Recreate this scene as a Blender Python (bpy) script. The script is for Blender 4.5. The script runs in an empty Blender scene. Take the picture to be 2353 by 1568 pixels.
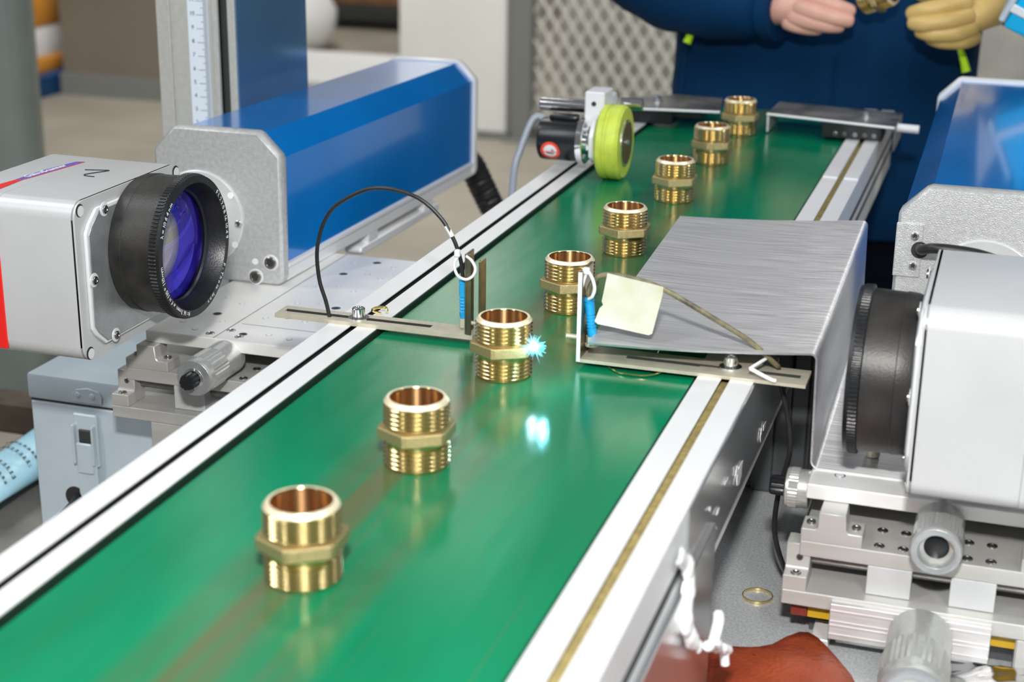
import bpy, bmesh, math, random
from mathutils import Vector, Matrix, Euler, noise
random.seed(4)
S = bpy.context.scene
COL = S.collection
R = math.radians
PI = math.pi
V = Vector

# ---------------------------------------------------------------- camera, world, lights, exposure
cam = bpy.data.cameras.new('camera'); camo = bpy.data.objects.new('camera', cam); COL.objects.link(camo)
cam.sensor_width = 36.0; cam.lens = 3619.96 / 2353 * 36; cam.clip_start = .02; cam.clip_end = 60
rt, up, fw = V((.95177751, .30649351, .01346504)), V((-.11000058, .29996321, .94758743)), V((-.28639038, .90337357, -.3192127))
CAM = V((.25769524, 0, .30882601))
m = Matrix((rt, up, -fw)).transposed().to_4x4(); m.translation = CAM
camo.matrix_world = m
cam.dof.use_dof = True; cam.dof.focus_distance = 1.03; cam.dof.aperture_fstop = 9.0
S.camera = camo

w = bpy.data.worlds.new('hall_light'); S.world = w; w.use_nodes = True
w.node_tree.nodes['Background'].inputs[0].default_value = (.93, .96, 1, 1)
w.node_tree.nodes['Background'].inputs[1].default_value = .15

def area(name, loc, target, sx, sy, power, col=(1, 1, 1)):
    l = bpy.data.lights.new(name, 'AREA'); l.shape = 'RECTANGLE'; l.size = sx; l.size_y = sy; l.energy = power; l.color = col
    o = bpy.data.objects.new(name, l); COL.objects.link(o); o.location = loc
    o.rotation_euler = (V(target) - V(loc)).to_track_quat('-Z', 'Y').to_euler()
    return o
area('camera_flash', CAM + V((-.004, -.01, .22)), (-.05, .95, 0), .06, .035, 11.5, (1, .98, .95))
for i, (x, y) in enumerate(((-2.3, .6), (-1.5, -1.2), (1.2, -1.2), (2.3, .8))):   # lamps over and behind the photographer
    area('hall_area_light', (x, y, 2.3), (x * .4, .8, 0), .3, 1.5, 27, (.95, .98, 1))
for i, (x, y) in enumerate(((-3.4, 3.6), (-1.5, 3.4), (1.4, 3.4), (-3.2, 7.0))):   # unseen fill lights added to brighten the far part of the hall
    area('hall_area_light', (x, y, 2.9), (x, y + 3.2, -.6), .5, 1.4, 70, (1, .97, .92))

S.view_settings.view_transform = 'Standard'; S.view_settings.look = 'None'
S.view_settings.exposure = .08; S.view_settings.gamma = 1; S.view_settings.use_curve_mapping = False
S.cycles.use_denoising = True
S.cycles.max_bounces = 8
S.cycles.sample_clamp_indirect = 6

# ---------------------------------------------------------------- materials
MATS = {}
def mat(name, col, rough=.5, metal=0., var=0., vs=40., bump=0., bs=300., stretch=(1, 1, 1), spec=.5, coat=0., coatr=.1, col2=None,
        alpha=1., trans=0., emit=None, es=0., rvar=0.):
    """procedural principled material: noise-varied colour, fine noise bump, optional roughness variation"""
    if name in MATS: return MATS[name]
    mt = bpy.data.materials.new(name); mt.use_nodes = True; MATS[name] = mt
    nt = mt.node_tree; n = nt.nodes; L = nt.links; b = n['Principled BSDF']
    c = tuple(col) + (1,)
    b.inputs['Base Color'].default_value = c; b.inputs['Roughness'].default_value = rough; b.inputs['Metallic'].default_value = metal
    b.inputs['Specular IOR Level'].default_value = spec
    b.inputs['Coat Weight'].default_value = coat; b.inputs['Coat Roughness'].default_value = coatr
    b.inputs['Alpha'].default_value = alpha; b.inputs['Transmission Weight'].default_value = trans
    if emit: b.inputs['Emission Color'].default_value = tuple(emit) + (1,); b.inputs['Emission Strength'].default_value = es
    tc = n.new('ShaderNodeTexCoord'); mp = n.new('ShaderNodeMapping'); mp.inputs['Scale'].default_value = stretch
    L.new(tc.outputs['Object'], mp.inputs['Vector'])
    if var or col2:
        t = n.new('ShaderNodeTexNoise'); t.inputs['Scale'].default_value = vs; t.inputs['Detail'].default_value = 5
        L.new(mp.outputs[0], t.inputs['Vector'])
        r = n.new('ShaderNodeValToRGB'); r.color_ramp.elements[0].position = .32; r.color_ramp.elements[1].position = .68
        c2 = tuple(col2) if col2 else tuple(min(1, x * (1 + var)) for x in col)
        c1 = tuple(col) if col2 else tuple(x * (1 - var) for x in col)
        r.color_ramp.elements[0].color = c1 + (1,); r.color_ramp.elements[1].color = c2 + (1,)
        L.new(t.outputs['Fac'], r.inputs[0]); L.new(r.outputs[0], b.inputs['Base Color'])
        if rvar:
            mr = n.new('ShaderNodeMapRange'); mr.inputs[3].default_value = max(.02, rough - rvar); mr.inputs[4].default_value = rough + rvar
            L.new(t.outputs['Fac'], mr.inputs[0]); L.new(mr.outputs[0], b.inputs['Roughness'])
    if bump:
        t = n.new('ShaderNodeTexNoise'); t.inputs['Scale'].default_value = bs; t.inputs['Detail'].default_value = 3
        L.new(mp.outputs[0], t.inputs['Vector'])
        bp = n.new('ShaderNodeBump'); bp.inputs['Strength'].default_value = bump; bp.inputs['Distance'].default_value = .001
        L.new(t.outputs['Fac'], bp.inputs['Height']); L.new(bp.outputs[0], b.inputs['Normal'])
    return mt

def aniso(mt_, amount, tangent):
    nt = mt_.node_tree; b = nt.nodes['Principled BSDF']; b.inputs['Anisotropic'].default_value = amount
    if tangent == 'radial':
        t = nt.nodes.new('ShaderNodeTangent'); t.direction_type = 'RADIAL'; t.axis = 'Z'; b.inputs['Anisotropic Rotation'].default_value = .25
        nt.links.new(t.outputs[0], b.inputs['Tangent'])
    else:
        c = nt.nodes.new('ShaderNodeCombineXYZ')
        for i in range(3): c.inputs[i].default_value = tangent[i]
        nt.links.new(c.outputs[0], b.inputs['Tangent'])
    return mt_
ALU = mat('anodised_aluminium', (.78, .79, .80), .42, .3, var=.05, vs=9, bump=.05, bs=900)
ALUM = mat('machined_aluminium', (.47, .465, .445), .38, .3, var=.08, vs=30, bump=.06, bs=500, stretch=(.3, 1, 3))
PLATE = mat('dusty_aluminium_plate', (.72, .72, .69), .45, .3, col2=(.83, .83, .82), vs=14, bump=.05, bs=600)
CAST = mat('sandblasted_aluminium', (.55, .56, .56), .42, .55, var=.1, vs=300, bump=.35, bs=1100)
HEADM = mat('satin_silver_paint', (.52, .53, .54), .33, .15, var=.03, vs=25, bump=.04, bs=1500)
LIDM = mat('cast_lid_metal', (.42, .45, .46), .36, .7, var=.12, vs=70, bump=.2, bs=900)
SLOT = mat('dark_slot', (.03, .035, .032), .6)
DIRT = mat('dusty_slot', (.30, .24, .09), .8, var=.25, vs=200)
CHROME = mat('chrome', (.86, .87, .88), .08, 1.)
STEELD = mat('dark_screw_steel', (.28, .27, .26), .28, 1., var=.1, vs=200)
SCREW = mat('screw_steel', (.7, .7, .7), .22, 1.)
HOLE = mat('drilled_hole', (.02, .02, .02), .7)
HOLEW = mat('bright_countersink', (.85, .87, .88), .3, .3)
BRASS = mat('turned_brass', (.88, .68, .34), .21, 1., var=.05, vs=60, bump=.02, bs=600, stretch=(1, 1, .15)); aniso(BRASS, .84, 'radial')
BRASSI = mat('bored_brass', (.80, .50, .24), .28, 1., var=.12, vs=120, stretch=(1, 1, .05)); aniso(BRASSI, .92, 'radial')
BRASSH = mat('cast_brass_hex', (.52, .42, .21), .42, .9, var=.12, vs=900, bump=.5, bs=2600)
BRASSC = mat('brass_shaving', (.85, .68, .30), .25, 1.)
BLUE = mat('blue_anodised', (.0, .205, .66), .22, .3, coat=.85, coatr=.08, spec=.3, var=.08, vs=9, bump=.03, bs=200, rvar=.05)
BLUEC = mat('blue_column_cover', (.14, .29, .46), .18, .6, var=.1, vs=6, bump=.02, bs=200)
BLACKA = mat('black_anodised', (.012, .013, .015), .34, .2, var=.3, vs=60, bump=.15, bs=900)
BLACKD = mat('dusty_black_anodised', (.010, .010, .011), .38, .1, spec=.35, col2=(.045, .042, .038), vs=28, bump=.15, bs=900)
RUBBER = mat('black_rubber', (.012, .012, .013), .42, 0, var=.3, vs=120)
PLASB = mat('black_plastic', (.008, .009, .012), .3)
CABLED = mat('dirty_cable', (.05, .045, .03), .5, 0, col2=(.22, .19, .10), vs=140)
CABLEG = mat('grey_cable', (.28, .31, .36), .4)
WHITE = mat('white_plastic', (.70, .71, .73), .35)
PAPER = mat('stained_paper', (.60, .59, .53), .7, 0, col2=(.52, .49, .36), vs=55)
SENSB = mat('blue_sensor_sleeve', (.01, .30, .62), .38, 0, var=.15, vs=150)
BRKT = mat('dusty_steel_bar', (.50, .47, .38), .45, .45, col2=(.60, .56, .44), vs=120, bump=.12, bs=700)
DKST = mat('dark_steel_strip', (.16, .145, .12), .3, .85, col2=(.36, .28, .16), vs=60)
RED = mat('red_paint', (.72, .015, .012), .35)
WFRAME = mat('white_edge', (.72, .74, .76), .35, .15)
BOXP = mat('pale_blue_grey_paint', (.50, .58, .64), .42, .1, var=.04, vs=30, bump=.08, bs=400)
TABLE = mat('speckled_grey_paint', (.50, .52, .535), .36, .2, var=.2, vs=700, bump=.25, bs=500)
TABLEL = mat('worn_grey_board', (.21, .20, .18), .7, 0, var=.25, vs=18, bump=.1, bs=120)
LEATHER = mat('red_brown_leather', (.17, .022, .010), .42, 0, col2=(.31, .055, .018), vs=28, bump=.7, bs=420)
YEL = mat('yellow_spacer', (.55, .34, .01), .5)
REDB = mat('brown_red_block', (.20, .03, .02), .45)
GRIND = mat('polished_side_plate', (.60, .61, .62), .2, .85, var=.15, vs=6, bump=.25, bs=16, stretch=(1, .25, 1))
FILM = mat('white_film', (.86, .87, .88), .35, 0, coat=.5)
NAVY = mat('navy_twill', (.001, .030, .092), .8, 0, spec=.12, var=.12, vs=600, bump=.25, bs=900)
TROU = mat('dark_trousers', (.002, .004, .010), .9, 0, spec=.1, var=.2, vs=300)
SKIN = mat('skin', (.72, .40, .31), .5, 0, var=.08, vs=35, bump=.15, bs=160)
SKINLIT = mat('warm_lit_skin', (.56, .38, .12), .45, 0, col2=(.66, .46, .17), vs=30, bump=.15, bs=160)  # second skin tone paints warm light onto the left hand
HAIR = mat('black_hair', (.01, .009, .008), .5)
NEON = mat('neon_cord', (.55, .95, .01), .5)
WHEEL = mat('lime_rubber', (.50, .60, .07), .45, 0, var=.12, vs=90)
HUB = mat('brown_hub', (.16, .12, .06), .4, .6, var=.1, vs=100)
DPLATE = mat('grimy_dark_plate', (.12, .12, .12), .30, .7, col2=(.50, .49, .46), vs=26, bump=.1, bs=200)
CYAN = mat('cyan_plastic', (.0, .42, .78), .3)
TUBEM = mat('pale_blue_tube', (.42, .72, .86), .3, 0, var=.05, vs=20)
INK = mat('dark_ink', (.012, .016, .03), .5)
INKW = mat('white_lettering', (.85, .85, .85), .5)
INKB = mat('violet_label', (.10, .09, .42), .5, 0, var=.3, vs=400)
RULER = mat('ruler_face', (.66, .73, .80), .4)
CONC = mat('concrete_floor', (.31, .285, .235), .6, 0, var=.14, vs=2.2, bump=.05, bs=60)
WALLM = mat('grey_brown_wall', (.15, .128, .10), .7, 0, var=.15, vs=1.5)
WALLR = mat('pale_wall', (.72, .71, .68), .7, 0, var=.08, vs=1.2)
PILL = mat('pale_pillar', (.80, .80, .77), .65, 0, var=.04, vs=3)
POST = mat('grey_post', (.17, .175, .165), .5)
STRIPC = mat('green_grey_steel', (.22, .26, .245), .5, .2, var=.15, vs=5)
CARD = mat('orange_card', (.62, .26, .03), .7, 0, var=.15, vs=12)
CARDB = mat('brown_wood', (.20, .10, .045), .7, 0, var=.2, vs=9)
PALB = mat('blue_pallet', (.005, .05, .16), .5)
SACK = mat('white_sack', (.9, .9, .89), .7)
WIRE = mat('galvanised_wire', (.72, .71, .66), .45, .4)
MGREY = mat('machine_grey', (.07, .075, .08), .45, .3)

# ---------------------------------------------------------------- mesh helpers
def BM(): return bmesh.new()
def bx(bm, x0, x1, y0, y1, z0, z1, bev=0., seg=1, M=None, axis=None):
    """a box; bev rounds its edges (only those along `axis` when given)"""
    t = bmesh.new()
    c = bmesh.ops.create_cube(t, size=1)['verts']
    for v in c:
        v.co = V((x0 + (v.co.x + .5) * (x1 - x0), y0 + (v.co.y + .5) * (y1 - y0), z0 + (v.co.z + .5) * (z1 - z0)))
    if bev:
        es = list(t.edges)
        if axis is not None:
            es = [e for e in es if abs((e.verts[0].co - e.verts[1].co).normalized()[axis]) > .9]
        bmesh.ops.bevel(t, geom=es, offset=bev, segments=seg, profile=.5, affect='EDGES')
    merge(bm, t, M)
    return bm
def merge(bm, t, M=None):
    if M is not None: bmesh.ops.transform(t, matrix=M, verts=t.verts)
    me = bpy.data.meshes.new('t'); t.to_mesh(me); t.free(); bm.from_mesh(me); bpy.data.meshes.remove(me)
def frame(p, d, ref=None):
    d = V(d).normalized(); r = V(ref) if ref else (V((0, 0, 1)) if abs(d.z) < .9 else V((0, 1, 0)))
    a = r.cross(d).normalized(); b = d.cross(a)
    return V(p), a, b, d
def lathe(bm, p, d, prof, n=32, cap0=True, cap1=True, a0=0):
    """revolve profile [(t along axis, radius)] about the axis p,d"""
    p, a, b, d = frame(p, d); rings = []
    for t, r in prof:
        rings.append([bm.verts.new(p + d * t + (a * math.cos(a0 + 2 * PI * k / n) + b * math.sin(a0 + 2 * PI * k / n)) * r) for k in range(n)])
    for q0, q1 in zip(rings, rings[1:]):
        for k in range(n): bm.faces.new((q0[k], q0[(k + 1) % n], q1[(k + 1) % n], q1[k]))
    if cap0: bm.faces.new(rings[0][::-1])
    if cap1: bm.faces.new(rings[-1])
    return bm
def cyl(bm, p0, p1, r, n=24, bev=0.):
    d = V(p1) - V(p0); L = d.length
    prof = [(0, r), (L, r)] if not bev else [(0, r - bev), (bev, r), (L - bev, r), (L, r - bev)]
    return lathe(bm, p0, d, prof, n)
def smooth_path(pts, k=6):
    pts = [V(p) for p in pts]; out = []
    for i in range(len(pts) - 1):
        p0 = pts[max(i - 1, 0)]; p1 = pts[i]; p2 = pts[i + 1]; p3 = pts[min(i + 2, len(pts) - 1)]
        for j in range(k):
            t = j / k
            out.append(.5 * ((2 * p1) + (p2 - p0) * t + (2 * p0 - 5 * p1 + 4 * p2 - p3) * t * t + (3 * p1 - p0 - 3 * p2 + p3) * t ** 3))
    out.append(pts[-1]); return out
def tube(bm, pts, r, n=10, k=6, rf=None, close=False):
    P = smooth_path(pts, k) if k > 1 else [V(p) for p in pts]
    rings = []; ref = None
    for i, p in enumerate(P):
        d = (P[min(i + 1, len(P) - 1)] - P[max(i - 1, 0)]).normalized()
        if ref is None: ref = V((0, 0, 1)) if abs(d.z) < .9 else V((1, 0, 0))
        a = (ref - d * ref.dot(d)).normalized(); b = d.cross(a); ref = a
        rr = r if rf is None else r * rf(i / (len(P) - 1))
        rings.append([bm.verts.new(p + (a * math.cos(2 * PI * q / n) + b * math.sin(2 * PI * q / n)) * rr) for q in range(n)])
    for q0, q1 in zip(rings, rings[1:]):
        for q in range(n): bm.faces.new((q0[q], q0[(q + 1) % n], q1[(q + 1) % n], q1[q]))
    bm.faces.new(rings[0][::-1]); bm.faces.new(rings[-1])
    return bm
def prism(bm, poly, o, u, v, h, bev=0., M=None):
    """extrude a polygon [(a,b)] lying in plane o + a*u + b*v by h along u x v"""
    t = bmesh.new(); o, u, v = V(o), V(u), V(v); nn = u.cross(v).normalized()
    vs = [t.verts.new(o + u * a + v * b) for a, b in poly]
    f = t.faces.new(vs)
    r = bmesh.ops.extrude_face_region(t, geom=[f])
    bmesh.ops.translate(t, verts=[g for g in r['geom'] if isinstance(g, bmesh.types.BMVert)], vec=nn * h)
    bmesh.ops.recalc_face_normals(t, faces=t.faces)
    if bev: bmesh.ops.bevel(t, geom=list(t.edges), offset=bev, segments=1, affect='EDGES')
    merge(bm, t, M); return bm
def obj(name, bm, mt, parent=None, ang=35, flat=False):
    me = bpy.data.meshes.new(name)
    bmesh.ops.recalc_face_normals(bm, faces=bm.faces)
    bm.to_mesh(me); bm.free()
    if not flat:
        me.shade_smooth(); me.set_sharp_from_angle(angle=R(ang))
    for q in (mt if isinstance(mt, (list, tuple)) else [mt]): me.materials.append(q)
    o = bpy.data.objects.new(name, me); COL.objects.link(o)
    if parent: o.parent = parent
    return o
def thing(name, label, cat, loc=(0, 0, 0), rot=(0, 0, 0), group=None):
    o = bpy.data.objects.new(name, None); COL.objects.link(o); o.empty_display_size = .02
    o.location = loc; o.rotation_euler = rot; o['label'] = label; o['category'] = cat
    if group: o['group'] = group
    return o
def tag(o, label, cat, group=None, kind=None):
    o['label'] = label; o['category'] = cat
    if group: o['group'] = group
    if kind: o['kind'] = kind
    return o
def struct(o): o['kind'] = 'structure'; return o
def text_bm(bm, s, size, M, depth=.0001):
    """lettering laid in the plane of M (x to the right, y up)"""
    cu = bpy.data.curves.new('t', 'FONT'); cu.body = s; cu.size = size; cu.extrude = depth; cu.align_x = 'CENTER'; cu.align_y = 'CENTER'; cu.resolution_u = 2
    o = bpy.data.objects.new('t', cu); COL.objects.link(o)
    me = bpy.data.meshes.new_from_object(o.evaluated_get(bpy.context.evaluated_depsgraph_get()))
    bpy.data.objects.remove(o); bpy.data.curves.remove(cu)
    me.transform(M); bm.from_mesh(me); bpy.data.meshes.remove(me)
def basis(o, x, y):
    x = V(x).normalized(); y = V(y).normalized(); z = x.cross(y)
    M = Matrix((x, y, z)).transposed().to_4x4(); M.translation = V(o); return M
def copy_tree(o, parent=None):
    c = o.copy(); COL.objects.link(c)
    if parent: c.parent = parent
    for ch in list(o.children): copy_tree(ch, c)
    return c
def cap_screw(parent, p, d, r, h, mt=None, name='cap_screw', washer=0):
    """socket head cap screw: head with chamfer and a hexagonal recess, axis d"""
    bm = BM()
    if washer: lathe(bm, p, d, [(0, washer), (.0009, washer)], 28)
    n = 24; p, a, b, d = frame(p, d)
    lathe(bm, p, d, [(0, r), (h - r * .12, r), (h, r * .88), (h, r * .62)], n, cap1=False)
    lathe(bm, p, d, [(h, r * .62), (h - r * .1, r * .55), (h * .45, r * .5)], n, cap0=False)
    o = obj(name, bm, mt or SCREW, parent)
    h6 = BM(); lathe(h6, p + d * (h * .46), d, [(0, r * .5), (.0001, r * .5)], 6); obj('hex_socket', h6, HOLE, o)
    return o
def disc(parent, p, d, r, mt, name='bolt_hole', h=.0004, ring=None):
    bm = BM(); lathe(bm, p, d, [(0, r), (h, r)], 18); o = obj(name, bm, mt, parent)
    if ring:
        b2 = BM(); lathe(b2, p, d, [(0, r * 1.35), (h * .6, r * 1.35)], 18); obj('countersink', b2, ring, o)
    return o

# ---------------------------------------------------------------- the hall
FZ = -.85
bm = BM(); bx(bm, -7, 5, -1.5, 12, FZ - .1, FZ); struct(obj('floor', bm, CONC))
bm = BM(); bx(bm, -7, 5, 12, 12.2, FZ, 3.6); struct(obj('wall_back', bm, WALLR))
bm = BM(); bx(bm, -3.56, -2.72, 5.75, 5.95, FZ, 2.2); o = struct(obj('wall_partition', bm, WALLM))
bm = BM(); bx(bm, -3.56, -2.72, 5.72, 5.75, FZ, FZ + .09); struct(obj('baseboard_partition', bm, POST))
bm = BM(); bx(bm, -1.62, 3.6, 6.6, 6.8, FZ, 2.4); struct(obj('wall_right', bm, mat('grey_wall', (.40, .395, .37), .7, 0, var=.25, vs=2.5)))

t = thing('pillar', 'wide pale concrete pillar standing behind the blue laser housing', 'pillar', (-1.72, 5.6, FZ))
bm = BM(); bx(bm, -.225, .20, -.1, .32, 0, 3.2, .012, 2); obj('shaft', bm, PILL, t)
bm = BM(); bx(bm, -.235, .21, -.11, .33, 0, .03, .004); obj('foot', bm, POST, t)
t = thing('mesh_fence', 'wire mesh fence panel in a grey frame beside the pale pillar', 'fence', (-1.42, 5.5, FZ))
bm = BM(); bx(bm, -.075, 0, -.03, .03, 0, 2.6, .004); obj('post', bm, POST, t)
bm = BM(); bx(bm, -.10, .03, -.05, .05, 0, .012, .003); obj('foot_plate', bm, POST, t)
bm = BM(); bx(bm, 1.3, 1.37, -.03, .03, 0, 2.6, .004); obj('post', bm, POST, t)
bm = BM(); bx(bm, 0, 1.3, -.02, .02, .055, .10, .003); obj('bottom_rail', bm, POST, t)
bm = BM(); bx(bm, 0, 1.3, -.02, .02, 2.4, 2.44, .003); obj('top_rail', bm, POST, t)
bm = BM(); H0, H1, W1 = .10, 1.3, 1.3; st = .058
k = -30
while k < 40:
    for s in (1, -1):
        x0 = k * st; pts = []
        for q in range(0, 49):
            z = H0 + (H1 - H0) * q / 48; x = x0 + s * (z - H0) * .62
            if 0 <= x <= W1: pts.append((x, (.004 if s > 0 else -.004), z))
        if len(pts) > 3: tube(bm, [pts[0], pts[-1]], .0058, 5, 1)
    k += 1
o = obj('wire_mesh', bm, WIRE, t); o['kind'] = 'stuff'
t = thing('steel_column', 'green grey steel column at the left edge of the hall', 'column', (-1.668, 2.62, FZ))
bm = BM()
prof = [(-.30, .0), (-.22, -.05), (-.16, -.012), (-.11, -.06), (-.05, -.06), (.04, -.055), (.09, -.04), (.117, .0), (.09, .06), (-.30, .08)]
prism(bm, prof, (0, 0, 0), (1, 0, 0), (0, 1, 0), 2.6, .006); obj('shaft', bm, STRIPC, t)
# stacked cartons on a blue pallet
PX, PY = -3.70, 5.62
t = thing('pallet', 'dark blue plastic pallet under the orange cartons', 'pallet', (PX, PY, FZ))
for dz in (0, .065):
    bm = BM(); bx(bm, -.5, .12, -.06, .5, dz, dz + .02, .004); obj('deck', bm, PALB, t)
for dx in (-.47, -.19, .05):
    bm = BM(); bx(bm, dx, dx + .07, -.055, .5, .02, .065, .003); obj('runner', bm, PALB, t)
zz = FZ + .085
for i, (h, mt_, lab) in enumerate(((.065, CARD, 'orange carton lowest in the stack on the blue pallet'), (.13, SACK, 'white box between two orange cartons on the blue pallet'),
                                   (.15, CARD, 'orange carton on top of the white box on the pallet'), (.22, CARDB, 'brown carton topmost on the pallet stack'))):
    t = thing('carton', lab, 'box', (PX, PY, zz), (0, 0, .01 * i), 'cartons on the blue pallet')
    bm = BM(); bx(bm, -.46, .06 - .012 * (i % 2), -.04, .44, 0, h - .002, .006, 2); obj('box_body', bm, mt_, t)
    bm = BM(); bx(bm, -.23, -.18, -.042, .442, .001, h - .0015); obj('tape_strip', bm, PAPER, t)
    zz += h
# rack and sack far behind
t = thing('storage_rack', 'dark steel rack with brown wooden panels far behind the machines', 'rack', (-3.35, 8.1, FZ))
for x in (-.62, .58):
    for y in (0, .5):
        bm = BM(); bx(bm, x, x + .06, y, y + .06, 0, 2.2, .004); obj('upright', bm, SLOT, t)
for z in (.06, .75):
    bm = BM(); bx(bm, -.6, .6, 0, .55, z, z + .07, .004); obj('shelf', bm, SLOT, t)
bm = BM(); bx(bm, -.06, .56, .03, .5, .13, .62, .01); obj('panel', bm, CARDB, t)
bm = BM(); bx(bm, -.55, -.14, .03, .5, .13, .60, .01); obj('panel', bm, CARD, t)
t = thing('sack', 'white woven sack slumped in front of the dark rack', 'sack', (-3.23, 7.35, FZ))
bm = BM(); bmesh.ops.create_icosphere(bm, subdivisions=3, radius=.2)
for v in bm.verts:
    v.co.z = max(v.co.z, -.14); v.co *= 1 + .12 * noise.noise(v.co * 9); v.co.z += .14
obj('bag', bm, SACK, t)
bm = BM(); tube(bm, [(0, 0, .30), (.02, 0, .36), (.05, .01, .40)], .035, 8); obj('tied_neck', bm, SACK, t)
bm = BM(); bx(bm, -3.3, -2.3, 6.3, 7.12, FZ + .001, FZ + .03, .004); tag(obj('bright_floor_board', bm, SACK), 'white board added to brighten the floor before the dark rack', 'board')  # added white board stands in for the bright floor

# ---------------------------------------------------------------- conveyor
# world: belt surface z=0, belt runs along +y, rails at x = +-.103 .. +-.135
conv = thing('conveyor', 'green belt conveyor framed by slotted aluminium rails', 'conveyor', (0, .4, 0))
def cpart(name, bm, mt_, parent=conv):
    bmesh.ops.translate(bm, verts=bm.verts, vec=(0, -.4, 0)); return obj(name, bm, mt_, parent)
Y0, Y1 = .02, 1.76
RT = .0032
for s in (-1, 1):
    xi, sa, sb, xo = (.1028, .1156, .1202, .1347) if s < 0 else (.1028, .1164, .1214, .1347)
    bm = BM(); lip = .0006; uc = .0035
    def both(a, b, *r):
        lo, hi = sorted((s * a, s * b)); bx(bm, lo, hi, Y0, Y1, *r)
    both(xi, sa, RT - lip, RT); both(sb, xo, RT - lip, RT)
    both(xi, sa - uc, -.012, RT - lip); both(sb + uc, xo, -.012, RT - lip)
    both(xi, xo, -.058, -.012)
    rail = cpart('side_rail', bm, ALU)
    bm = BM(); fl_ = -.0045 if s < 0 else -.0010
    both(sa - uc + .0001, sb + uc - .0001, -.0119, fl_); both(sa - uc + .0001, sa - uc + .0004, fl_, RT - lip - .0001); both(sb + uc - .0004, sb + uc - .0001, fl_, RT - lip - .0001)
    cpart('slot_channel', bm, SLOT if s < 0 else DIRT, rail)  # left liner is dark, painting in the shade of the undercut
    if s > 0:
        for z in (-.022, -.036):
            bm = BM(); bx(bm, xo - .001, xo + .0003, Y0, Y1, z - .0028, z + .0028, .0003); cpart('side_slot', bm, SLOT, rail)
        bm = BM(); bx(bm, xo, xo + .0012, .66, 1.06, -.050, .0022, .0004); cpart('side_cover', bm, GRIND, rail)
bm = BM(); bx(bm, -.1028, -.1022, Y0, Y1, -.012, RT - .0004); cpart('reflection_strip', bm, mat('painted_reflection', (.012, .03, .02), .35))  # dark strip paints the green reflection on the left rail's inner face
# dark gap strips between belt and rails
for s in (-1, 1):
    bm = BM(); bx(bm, min(s * .0996, s * .1028), max(s * .0996, s * .1028), Y0, Y1, -.012, -.0022); cpart('gap_strip', bm, SLOT)

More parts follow.
